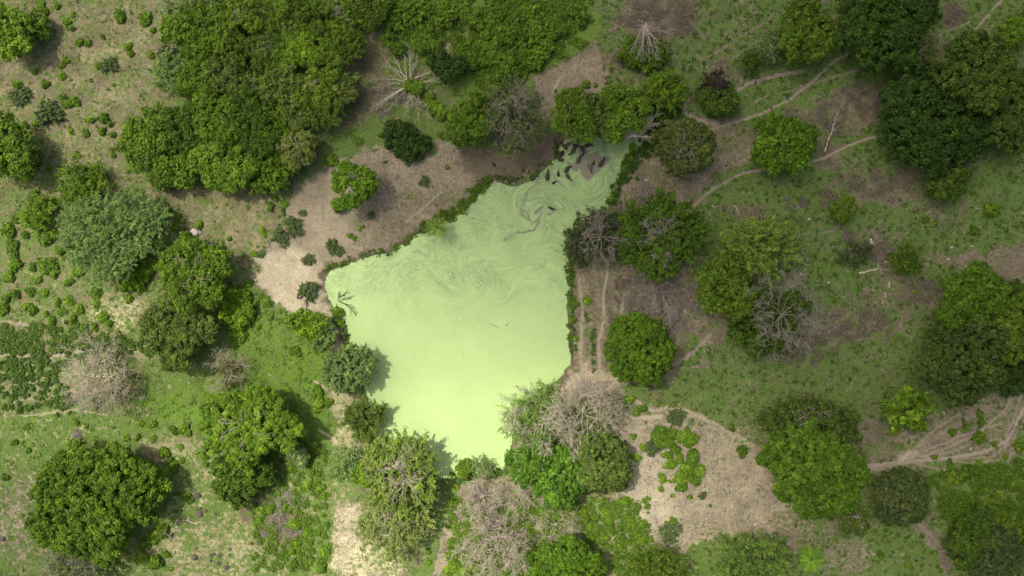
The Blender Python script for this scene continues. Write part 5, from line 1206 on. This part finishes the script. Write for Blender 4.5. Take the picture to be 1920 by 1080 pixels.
# ================================================================== SHRUBS (each its own object)
rngb = np.random.default_rng(9)
def shrub_proto(kind, k):
    rg = np.random.default_rng(100 + k + (0 if kind == 'b' else 50)); n = rg.integers(6, 11); lob = []
    for i in range(n):
        a = rg.uniform(0, 6.28); d = rg.uniform(.25, .85) if i else .1; r = rg.uniform(.16, .42) if i else rg.uniform(.45, .6)
        lob.append((math.cos(a) * d, math.sin(a) * d * .85, .15 + r * .5, r))
    st = dict(leaf=.27, clump=.24, per=12, gap=.08, flat=.85, ragged=.11) if kind == 'b' else dict(leaf=.15, clump=.42, per=22, gap=.3, flat=.5, ragged=.4, feather=True)
    me = crown_mesh('shrub', lob, rg, **st); me.name = 'shrub'; return me
PB = [shrub_proto('b', k) for k in range(14)]; PG = [shrub_proto('g', k) for k in range(5)]
B = 'b'; G_ = 'g'
BUSH = [(77,10,12),(83,20,7),(106,12,7),(134,27,6),(124,40,6),(130,52,9),(223,25,9),(222,35,9),(270,31,13),(148,78,8),(163,80,7),(189,66,6),(238,86,8),(244,100,6),(121,112,7),(115,121,7),(182,123,7),(205,122,12,G_),(62,134,7),(115,142,7),(169,150,4),(212,158,4),
 (30,159,9),(82,157,8),(118,184,7),(125,195,10),(140,190,9),(79,192,6),(35,180,13,G_),(68,231,6),(46,235,6),(168,226,9),(195,220,11),(205,233,8),(190,246,8),(210,252,8),(75,265,6),(65,285,8),(140,290,8),(210,280,6),(210,291,5),(92,212,17,G_),(106,220,8),(240,322,5),(282,102,6),(285,58,6),(160,250,7),(130,245,8),(35,240,8),(65,310,6),(90,315,5),
 (63,370,9),(95,376,12),(110,380,10),(80,445,18),(100,440,10),(20,465,12),(45,440,9),(25,482,7),(25,497,11),(85,495,14),(101,513,10),(146,510,11),(70,525,8),(80,548,9),(28,552,9),(10,560,8),(105,565,8),(128,563,9),(50,575,10),(60,582,8),(145,582,10),(85,590,7),(180,550,10),(180,567,8),(190,592,12),(203,606,8),(155,615,9),(135,601,8),(177,612,8),(240,560,9),
 (330,405,9),(328,417,6),(343,415,5),(310,388,9),(372,421,8),(325,427,7),(430,447,5),(455,477,5),(473,477,5),(464,390,4),(467,532,7),(478,568,8),(450,630,12),(440,645,8),(12,430,12),(30,410,10),(15,520,10),(110,470,10),(60,500,8),(125,530,9),(55,545,8),(290,497,10),(260,545,6),(5,580,9),(95,600,8),(115,585,7),
 (505,388,8),(515,372,6),(532,382,6),(490,430,8),(493,437,6),(552,425,14,G_),(526,446,12,G_),(567,400,6,G_),(622,460,9,G_),(636,472,8,G_),(577,487,9,G_),(578,546,13,G_),(495,565,13),(525,583,5),(508,594,7),(485,595,5),(538,602,7),(485,615,5),(552,660,9),(657,441,6),(664,446,4),(673,430,4),(680,425,4),(696,402,6,G_),(630,585,10),(638,608,9),(628,600,7),
 (48,800,7),(140,793,8),(160,800,5),(260,795,7),(285,795,8),(325,806,8),(345,805,11),(235,823,8),(255,820,7),(285,822,6),(305,850,12),(318,866,8),(323,874,9),(338,863,7),(337,838,6),(378,857,9),(385,872,7),(333,927,5),(352,933,9),(328,960,4),(298,1000,14),(285,1012,12),(270,1022,10),(262,1045,12),(290,1055,14),(310,1040,8),(320,1068,6),(25,830,6),(52,845,6),(8,895,7),
 (595,735,13),(598,760,15),(615,755,8),(588,835,12),(580,842,8),(545,882,8),(575,910,9),(600,915,8),(606,932,6),(520,925,6),(505,955,9),(535,952,8),(490,960,9),(485,975,8),(552,982,11),(575,1000,8),(608,1003,8),(555,1022,10),(545,1032,10),(533,1036,6),(548,1060,9),(600,1066,10),(608,1038,10),
 (848,893,7),(845,938,7),(855,916,6),(850,985,5),(855,1000,6),(840,1040,8),(838,1070,11),(850,1062,10),(866,1074,10),(803,1035,6),(805,1055,6),(882,1066,8),
 (1180,750,11),(1192,771,9),(1172,765,9),(1208,766,7),(1193,857,8),(1188,819,6),(1090,957,10),(1095,973,9),(1118,970,9),(1135,960,9),(1142,976,9),(1120,990,11),(1145,992,9),(1162,1010,9),(1110,1010,9),(1132,1012,10),(1165,1027,9),(1182,982,9),(1204,983,6),(1200,1015,8),(1221,1013,6),(1261,978,8),(1256,1000,14,G_),(1261,930,4),(1294,932,6),(1332,948,4),(1318,929,5,G_),(1391,848,11),(1270,783,13,G_),(1372,803,7),(1170,940,9),(1185,1058,11),(1206,1043,9),(1105,990,8),(1078,945,8),
 (1240,815,17),(1262,812,15),(1247,832,14),(1228,820,10),(1296,827,13),(1284,818,12),(1266,842,11),(1270,820,10),(1300,858,15),(1291,880,14),(1312,884,13),(1306,903,13),(1293,896,10),(1277,898,12),(1278,912,11),(1262,870,9),(1241,898,9),(1256,857,8),(1246,853,6),(1250,874,7),(1224,838,10,G_),(1240,917,5),(1256,903,4),(1205,838,8),(1230,838,7,G_),(1275,862,9),
 (1808,792,6),(1812,803,8),(1842,793,8),(1838,775,7),(1787,810,7),(1838,822,12),(1752,857,6),(1867,832,6),(1888,856,7),(1838,870,7),(1744,903,10),(1787,897,14),(1812,890,15),(1777,910,6),(1770,923,7),(1782,873,10),(1905,907,12),(1855,947,13),(1848,922,9),(1820,962,13),(1800,973,12),(1847,970,11),(1877,927,10),(1900,975,14),(1913,833,12),(1652,1042,5),(1703,1060,6),(1728,1005,5),(1568,1015,5),(1492,985,4),(1683,1003,4),(1778,968,10),(1790,990,11),
 (1620,395,7),(1737,412,7),(1753,420,6),(1862,390,14),(1825,432,9),(1715,548,6),(1602,652,3),(1565,563,5),
 (862,58,5),(866,89,5),(880,80,9),(810,75,9),(715,252,7),(672,265,7),(622,300,11),(805,258,6),(826,255,7),(722,304,4),(838,313,5),(765,305,6,G_),(795,340,8,G_),(1099,157,8),(1117,160,4),(1042,170,3),
 (1102,563,8),(1098,590,5),(1103,599,5),(1080,635,6),(1281,655,4),(1076,570,9),(1074,600,7),(1148,372,9),(1186,275,10),(1180,295,9),(1174,315,8),(790,52,14),(768,30,12),(812,35,10),(830,18,12),(760,60,10)]
DIRS = lambda dx, dy: ('right of' if dx > 0 else 'left of') if abs(dx) > abs(dy) else ('below' if dy > 0 else 'above')
ORD = ['nearest', 'second nearest', 'third nearest', 'fourth nearest', 'fifth nearest', 'sixth nearest', 'seventh nearest', 'eighth nearest', 'ninth nearest', 'tenth nearest', 'eleventh nearest', 'twelfth nearest'] + ['%dth nearest' % i for i in range(13, 60)]
bins = {}
for i, bsh in enumerate(BUSH):
    x, y, r = bsh[:3]; kd = bsh[3] if len(bsh) > 3 else B
    near = min(LM, key=lambda l: (l[0] - x) ** 2 + (l[1] - y) ** 2); dx, dy = x - near[0], y - near[1]
    bins.setdefault((near[2], DIRS(dx, dy), kd), []).append((math.hypot(dx, dy), i))
blabel = {}
for (ref, dr, kd), lst in bins.items():
    lst.sort()
    for k, (_, i) in enumerate(lst):
        size = 'low' if BUSH[i][2] < 9 else 'rounded'
        blabel[i] = '%s %s shrub%s %s %s' % ({'b': 'bright', 'g': 'grey-green'}[kd], size, '' if len(lst) == 1 else ', ' + ORD[k], dr, ref)
rb = random.Random(3)
for i, bsh in enumerate(BUSH):
    x, y, r = bsh[:3]; kd = bsh[3] if len(bsh) > 3 else B
    rm = r * MPP * .98; wx_, wy_ = W(x, y, rm * .5); z = gz(wx_, wy_)
    me = rb.choice(PB if kd == B else PG)
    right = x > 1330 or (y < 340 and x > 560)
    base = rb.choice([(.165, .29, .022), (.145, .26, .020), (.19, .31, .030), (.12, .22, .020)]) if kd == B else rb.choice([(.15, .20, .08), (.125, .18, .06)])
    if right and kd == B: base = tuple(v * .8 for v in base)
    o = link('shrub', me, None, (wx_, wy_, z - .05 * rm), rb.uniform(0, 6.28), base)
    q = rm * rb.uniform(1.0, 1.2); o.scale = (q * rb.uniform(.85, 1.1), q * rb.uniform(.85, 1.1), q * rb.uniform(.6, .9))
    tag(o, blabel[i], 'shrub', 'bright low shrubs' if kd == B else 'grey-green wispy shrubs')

# ================================================================== UNDERGROWTH (uncountable)
def scatter(name, label, cat, n, dens, size, z0, z1, col, seed, clump=1, spread=.35, aspect=1.5, upright=.35, region=None, mat=None):
    """small blades and leaves strewn where dens(G,L,sd,T,px,py) allows"""
    rg = np.random.default_rng(seed)
    if region: a, bq, c, d_ = region
    else: a, bq, c, d_ = -20, 1940, -20, 1100
    px = rg.uniform(a, bq, n); py = rg.uniform(c, d_, n)
    g, l, sd, z, t = sample_ground(px, py)
    p = np.clip(dens(g, l, sd, t, px, py), 0, 1); k = rg.uniform(size=n) < p
    px, py, z, l = px[k], py[k], z[k], l[k]
    X = (px - 960) * MPP; Y = (540 - py) * MPP; m = len(X)
    idx = np.repeat(np.arange(m), clump); nn = len(idx)
    rad = spread * np.sqrt(rg.uniform(size=nn)); an = rg.uniform(0, 6.283, nn)
    cs_ = np.repeat(rg.uniform(.5, 1.35, m), clump)
    C = np.stack([X[idx] + np.cos(an) * rad * cs_, Y[idx] + np.sin(an) * rad * cs_, z[idx] + rg.uniform(z0, z1, nn) * cs_ * (1.1 - rad / spread * .6)], -1)
    N = unit(np.array([0, 0, 1.0]) + rg.normal(0, upright, (nn, 3)))
    tone = np.clip(np.repeat(rg.normal(.48, .14, m), clump) + rg.normal(0, .13, nn), 0, 1)
    V, F, tone = leaf_quads(C, N, size, rg, aspect, tone)
    o = link(name, mesh_np(name, V, F, mat or M_leaf, False, {'tone': ('FACE', 'FLOAT', tone)}), color=col); tag(o, label, cat, kind='stuff'); return o
def patchy(px, py, s, seed, lo, hi): return sstep(lo, hi, fbm(px / s, py / s, seed, 3))
land = lambda sd: (sd < -.4) * 1.0
scatter('grass', 'short dull green turf growing over the open ground', 'grass', 330000, lambda g, l, sd, t, x, y: land(sd) * (1 - t) * sstep(.25, .8, g) * (.04 + patchy(x, y, 6, 1, .42, .6) * patchy(x, y, 30, 2, .3, .55)) * .9, .26, .02, .22, (.135, .205, .045), 1, 1, aspect=2.2, mat=M_grass)
scatter('dry_grass', 'straw-coloured dry grass between the shrubs', 'dry grass', 150000, lambda g, l, sd, t, x, y: land(sd) * (1 - t) * sstep(.10, .4, g) * patchy(x, y, 12, 5, .42, .6) * .6, .26, .02, .2, (.27, .235, .13), 2, 1, aspect=2.4, mat=M_grass)
scatter('weeds', 'clumps of bright leafy weeds scattered through the turf', 'weeds', 70000, lambda g, l, sd, t, x, y: land(sd) * (1 - t) * sstep(.45, .95, g) * (.08 + .9 * sstep(.35, .8, l)) * patchy(x, y, 7, 9, .50, .64) * .5, .30, .05, .5, (.15, .265, .022), 3, 9, .55)
scatter('weeds', 'sparse yellow-green weed tufts speckling the dry field at left', 'weeds', 26000, lambda g, l, sd, t, x, y: land(sd) * (1 - t) * sstep(.15, .5, g) * patchy(x, y, 14, 59, .42, .62) * (.10 + .9 * patchy(x, y, 4, 61, .5, .62)) * .55, .28, .03, .4, (.15, .235, .035), 8, 8, .45, region=(-20, 640, -20, 660))
scatter('weeds', 'dull green broad-leaved weeds dotting the shaded right meadow', 'weeds', 60000, lambda g, l, sd, t, x, y: land(sd) * (1 - t) * sstep(.2, .7, g) * patchy(x, y, 5, 63, .5, .64) * .5, .28, .04, .45, (.095, .165, .026), 9, 8, .5, region=(1130, 1940, -20, 1100))
scatter('leaf_litter', 'brown fallen leaves and sticks littering the right side', 'leaf litter', 160000, lambda g, l, sd, t, x, y: land(sd) * (1 - t) * sstep(.95, .3, g) * patchy(x, y, 8, 65, .45, .62) * .7, .24, .02, .14, (.17, .135, .095), 10, 1, 1, aspect=2.6, region=(660, 1940, -20, 1100), mat=M_grass)
scatter('weeds', 'rank bright weeds filling the bottom right corner', 'weeds', 9000, lambda g, l, sd, t, x, y: (sdist_poly(x, y, [(1750,890),(1930,860),(1930,1000),(1850,980),(1800,1000),(1760,960)]) > 0) * patchy(x, y, 9, 67, .47, .6) * .8, .32, .1, .9, (.11, .20, .018), 12, 18, .8, region=(1740, 1930, 850, 1090))
scatter('weeds', 'leafy bright weeds among the leafless trees at bottom centre', 'weeds', 8000, lambda g, l, sd, t, x, y: patchy(x, y, 8, 69, .48, .6) * .75 * land(sd), .32, .1, .7, (.135, .235, .022), 13, 16, .7, region=(838, 1215, 935, 1090))
scatter('weeds', 'leafy weeds on the brown brush mat at lower left', 'weeds', 4200, lambda g, l, sd, t, x, y: patchy(x, y, 8, 71, .5, .62) * .75 * land(sd), .32, .1, .7, (.135, .235, .022), 14, 14, .7, region=(472, 618, 835, 1070))
scatter('weeds', 'dense vivid green ground plants filling the top centre meadow', 'weeds', 6500, lambda g, l, sd, t, x, y: (sdist_poly(x, y, [(700,-20),(790,-20),(830,0),(920,-20),(1110,-20),(1112,78),(1000,138),(955,165),(900,170),(880,110),(850,95),(800,100),(760,95)]) > 0) * patchy(x, y, 10, 19, .47, .57) * land(sd), .34, .1, 1.2, (.125, .225, .018), 4, 18, .85, region=(690, 1130, -20, 180))
scatter('weeds', 'thickest rank green growth right of the top centre meadow path', 'weeds', 4500, lambda g, l, sd, t, x, y: sstep(0, 12, sdist_poly(x, y, [(905,-20),(1000,-20),(1035,30),(1010,90),(1000,132),(950,172),(915,150),(920,90)])) * .8, .38, .2, 1.6, (.110, .205, .015), 5, 22, .95, region=(890, 1050, -20, 190))
scatter('crop_plants', 'dark green planted tufts between pale paths at the far left', 'crop', 7000, lambda g, l, sd, t, x, y: (sdist_poly(x, y, [(-20,625),(60,640),(130,655),(230,672),(200,655),(120,690),(125,770),(-20,772)]) + (fbm(x / 14, y / 14, 131, 3) - .5) * 70 > -2) * (t < .5) * patchy(x, y, 4.5, 29, .48, .56) * patchy(x, y, 16, 30, .3, .5), .34, .1, .7, (.10, .18, .026), 6, 14, .5, region=(-20, 260, 600, 780), aspect=2.4)
scatter('crop_plants', 'leafy green rows bordering the tan clearing at left', 'crop', 7000, lambda g, l, sd, t, x, y: (sdist_poly(x, y, [(-20,605),(90,618),(170,615),(300,640),(290,660),(190,655),(60,655),(-20,655)]) + (fbm(x / 14, y / 14, 132, 3) - .5) * 50 > -2) * (t < .5) * patchy(x, y, 6, 33, .46, .58) * .8, .34, .1, .6, (.12, .20, .03), 7, 12, .5, region=(-20, 310, 590, 670), aspect=2)
FT = np.array(FEET)
def near_feet(x, y):
    out_ = np.zeros(x.shape)
    for fx, fy, fr in FT:
        d = np.hypot(x - fx, y - fy) / fr
        m = d < 1.7
        out_[m] = np.maximum(out_[m], sstep(1.65, 1.15, d[m]))
    return out_
scatter('weeds', 'scrubby green weeds grading out from the feet of the trees', 'weeds', 60000, lambda g, l, sd, t, x, y: land(sd) * (1 - t) * near_feet(x, y) * sstep(-.05, .45, g) * patchy(x, y, 6, 101, .48, .62) * .55, .28, .05, .6, (.11, .19, .025), 21, 9, .55)
# fringe of rank plants on the pond bank
BANK = [([(612,505),(650,490),(700,474),(726,474)], 4.5, .55, (.095,.165,.022)), ([(722,474),(760,452),(800,424),(850,398),(885,370)], 6, .75, (.11,.195,.014)), ([(800,428),(838,404),(868,388),(890,360),(912,340)], 9, .95, (.105,.19,.012)), ([(900,345),(930,332),(960,338),(1010,318),(1035,300)], 5, .4, (.075,.12,.02)),
        ([(1214,286),(1196,292),(1184,306),(1180,322),(1172,338)], 8.5, .9, (.060,.135,.010)), ([(1155,352),(1148,380)], 7, .9, (.06,.13,.01)), ([(1068,500),(1072,560),(1071,620),(1074,660)], 5, .6, (.09,.165,.02)), ([(640,590),(650,640),(658,665)], 4, .6, (.10,.18,.03)), ([(850,900),(890,893),(945,884)], 5, .8, (.10,.18,.03)),
        ([(1062,450),(1064,480),(1070,520)], 7, .5, (.09,.17,.02)), ([(1040,270),(1046,290)], 3, .3, (.07,.13,.015)), ([(1232,206),(1250,232),(1225,240)], 9, .6, (.06,.13,.01)), ([(1210,268),(1236,262)], 8, .7, (.06,.125,.01)),([(700,832),(690,800),(684,815)], 6, .6, (.08,.15,.02)), ([(530,395),(520,440),(490,480)], 3, .5, (.10,.17,.04)), ([(1112,610),(1111,690)], 2.5, .5, (.10,.18,.03))]
WH = ['below the fence corner on the upper left shore', 'thick along the upper left shore below the palm', 'darkest and thickest on the upper shore above the palm', 'sparse along the mud by the leftmost buffalo', 'dark along the right shore by the inlet', 'in a small dark patch on the right shore', 'along the straight right shore', 'on the narrow left shore', 'along the bottom shore',
      'under the half bare shore tree', 'beside the buffalo pair at the bank', 'around the head of the inlet', 'between the inlet and the olive tree', 'beneath the small olive shore tree', 'along the fence above the sand', 'along the right bank fence']
for i, (pts, hw, dn, c) in enumerate(BANK):
    bb = np.array(pts)
    scatter('bank_plants', 'rank green bank plants ' + WH[i], 'bank plants', 1500 if i not in (1, 2) else 3000, lambda g, l, sd, t, x, y: dn * (.06 + patchy(x, y, 7, 70 + i, .40, .56)) * sstep(hw * 1.7, hw * .1, dist_line(x, y, pts) + (fbm(x / 6, y / 6, 88 + i, 3) - .5) * hw * 2.6), .30, .1, 1.1 if hw > 6 else .6, c, 40 + i, 14, .55, region=(bb[:, 0].min() - 18, bb[:, 0].max() + 18, bb[:, 1].min() - 18, bb[:, 1].max() + 18))
# brown brush and litter
def brush(name, label, cx, cy, rx, ry, n, col, seed, h=.5):
    rg = random.Random(seed); segs = []; x0, y0 = W(cx, cy); z0 = gz(x0, y0)
    for _ in range(n):
        for _t in range(12):
            a = rg.uniform(0, 6.28); d = math.sqrt(rg.random()) * 1.15
            qx = np.array([cx + math.cos(a) * d * rx]); qy = np.array([cy + math.sin(a) * d * ry])
            if fbm(qx / 11, qy / 11, seed * 3, 3)[0] > .54 + .10 * max(0, d - .6): break
        x, y = W(cx + math.cos(a) * d * rx, cy + math.sin(a) * d * ry); z = gz(x, y) - z0 + rg.uniform(.05, max(.1, h * (1.25 - d)))
        for _ in range(3):
            an = rg.uniform(0, 6.28); L = rg.uniform(.4, 1.3); q = Vector((x - x0 + math.cos(an) * L, y - y0 + math.sin(an) * L, z + rg.uniform(-.1, .3)))
            segs.append(((x - x0, y - y0, z), .035, tuple(q), .022))
    o = link(name, tubes_mesh(name, segs, col, 3), None, (x0, y0, z0)); tag(o, label, 'brushwood', kind='stuff')
brush('brushwood', 'wide grey-brown heap of cut brush above the green dome', 1218, 36, 52, 40, 900, M_brush, 1)
brush('brushwood', 'brown brush heap right of the cut brush heap at top', 1288, 40, 22, 30, 260, M_brush, 2)
brush('brushwood', 'dark brush around the fallen logs in the right meadow', 1648, 474, 34, 22, 520, M_brush, 3)
brush('brushwood', 'brown brush mat with weeds at the bottom left of the pond', 528, 970, 40, 46, 1000, M_deadgrey, 4)
brush('brushwood', 'dry grey brush below the round dense tree top left side', 1240, 580, 50, 36, 700, M_deadgrey, 5)
brush('brushwood', 'brown brush patch left of the small vivid bush', 1556, 372, 20, 14, 160, M_brush, 6)
brush('brushwood', 'small dark brush clump on grass left of the right meadow litter', 1477, 382, 11, 9, 100, M_brush, 7)
brush('brushwood', 'small dark brush clump right of the left one in the meadow', 1506, 380, 8, 7, 70, M_brush, 8)
brush('brushwood', 'dark round brush clump above the forked weathered log', 1594, 446, 13, 12, 150, M_brush, 9)
brush('brushwood', 'dark brush under the top right corner track', 1797, 22, 15, 14, 160, M_brush, 10)
brush('brushwood', 'dark brush tuft right of the brush in the top right', 1776, 40, 12, 10, 100, M_brush, 11)
brush('brushwood', 'grey brush on the right edge below the corner tree', 1906, 122, 16, 14, 150, M_deadgrey, 12)
brush('brushwood', 'brown litter brush spread over the lower right meadow', 1595, 610, 70, 34, 800, M_brush, 13)
brush('brushwood', 'brown brush along the slim tall dead tree', 1560, 225, 26, 30, 300, M_brush, 14)
brush('brushwood', 'tan brush beneath the pale leafless tangle', 1110, 745, 56, 26, 900, M_dead, 15)
brush('brushwood', 'grey brush under the large white leafless tree', 905, 965, 40, 44, 800, M_deadgrey, 16)
brush('brushwood', 'dark twiggy litter on the shady bank near the fallen star tree', 720, 190, 34, 30, 400, M_deadgrey, 17)
brush('brushwood', 'dim twigs on the bank between dense and greyish trees', 960, 262, 30, 16, 260, M_deadgrey, 18)
brush('brushwood', 'brown litter between the logs and the lower right trees', 1720, 545, 34, 24, 300, M_brush, 19)
brush('brushwood', 'small brown brush tuft beside the bare parcel', 1160, 108, 13, 14, 130, M_brush, 20)
brush('brushwood', 'dead weeds on grass above the huge dark tree', 145, 820, 14, 10, 120, M_deadgrey, 21)


brush('brushwood', 'wide tangle of grey leafless brush between the pond bank and right-hand trees', 1245, 560, 72, 58, 1700, M_deadgrey, 31, 1.2)
brush('brushwood', 'grey-brown brush beside the twin bank tracks', 1172, 575, 32, 60, 500, M_brush, 32, .6)
brush('brushwood', 'grey brush above the half bare shore tree', 1195, 372, 50, 22, 520, M_deadgrey, 33, .8)
brush('brushwood', 'pale brush spilling left of the large white leafless tree', 985, 925, 44, 26, 500, M_dead, 34, .6)
brush('brushwood', 'brown brush scattered in the meadow below the tangle of logs', 1500, 650, 60, 34, 520, M_brush, 35, .5)
brush('brushwood', 'brown brush strewn above the largest dark tree', 1620, 190, 50, 36, 420, M_brush, 36, .5)
brush('brushwood', 'thin brush strewn over the slope left of the small dark round tree', 1660, 345, 70, 30, 520, M_brush, 37, .5)
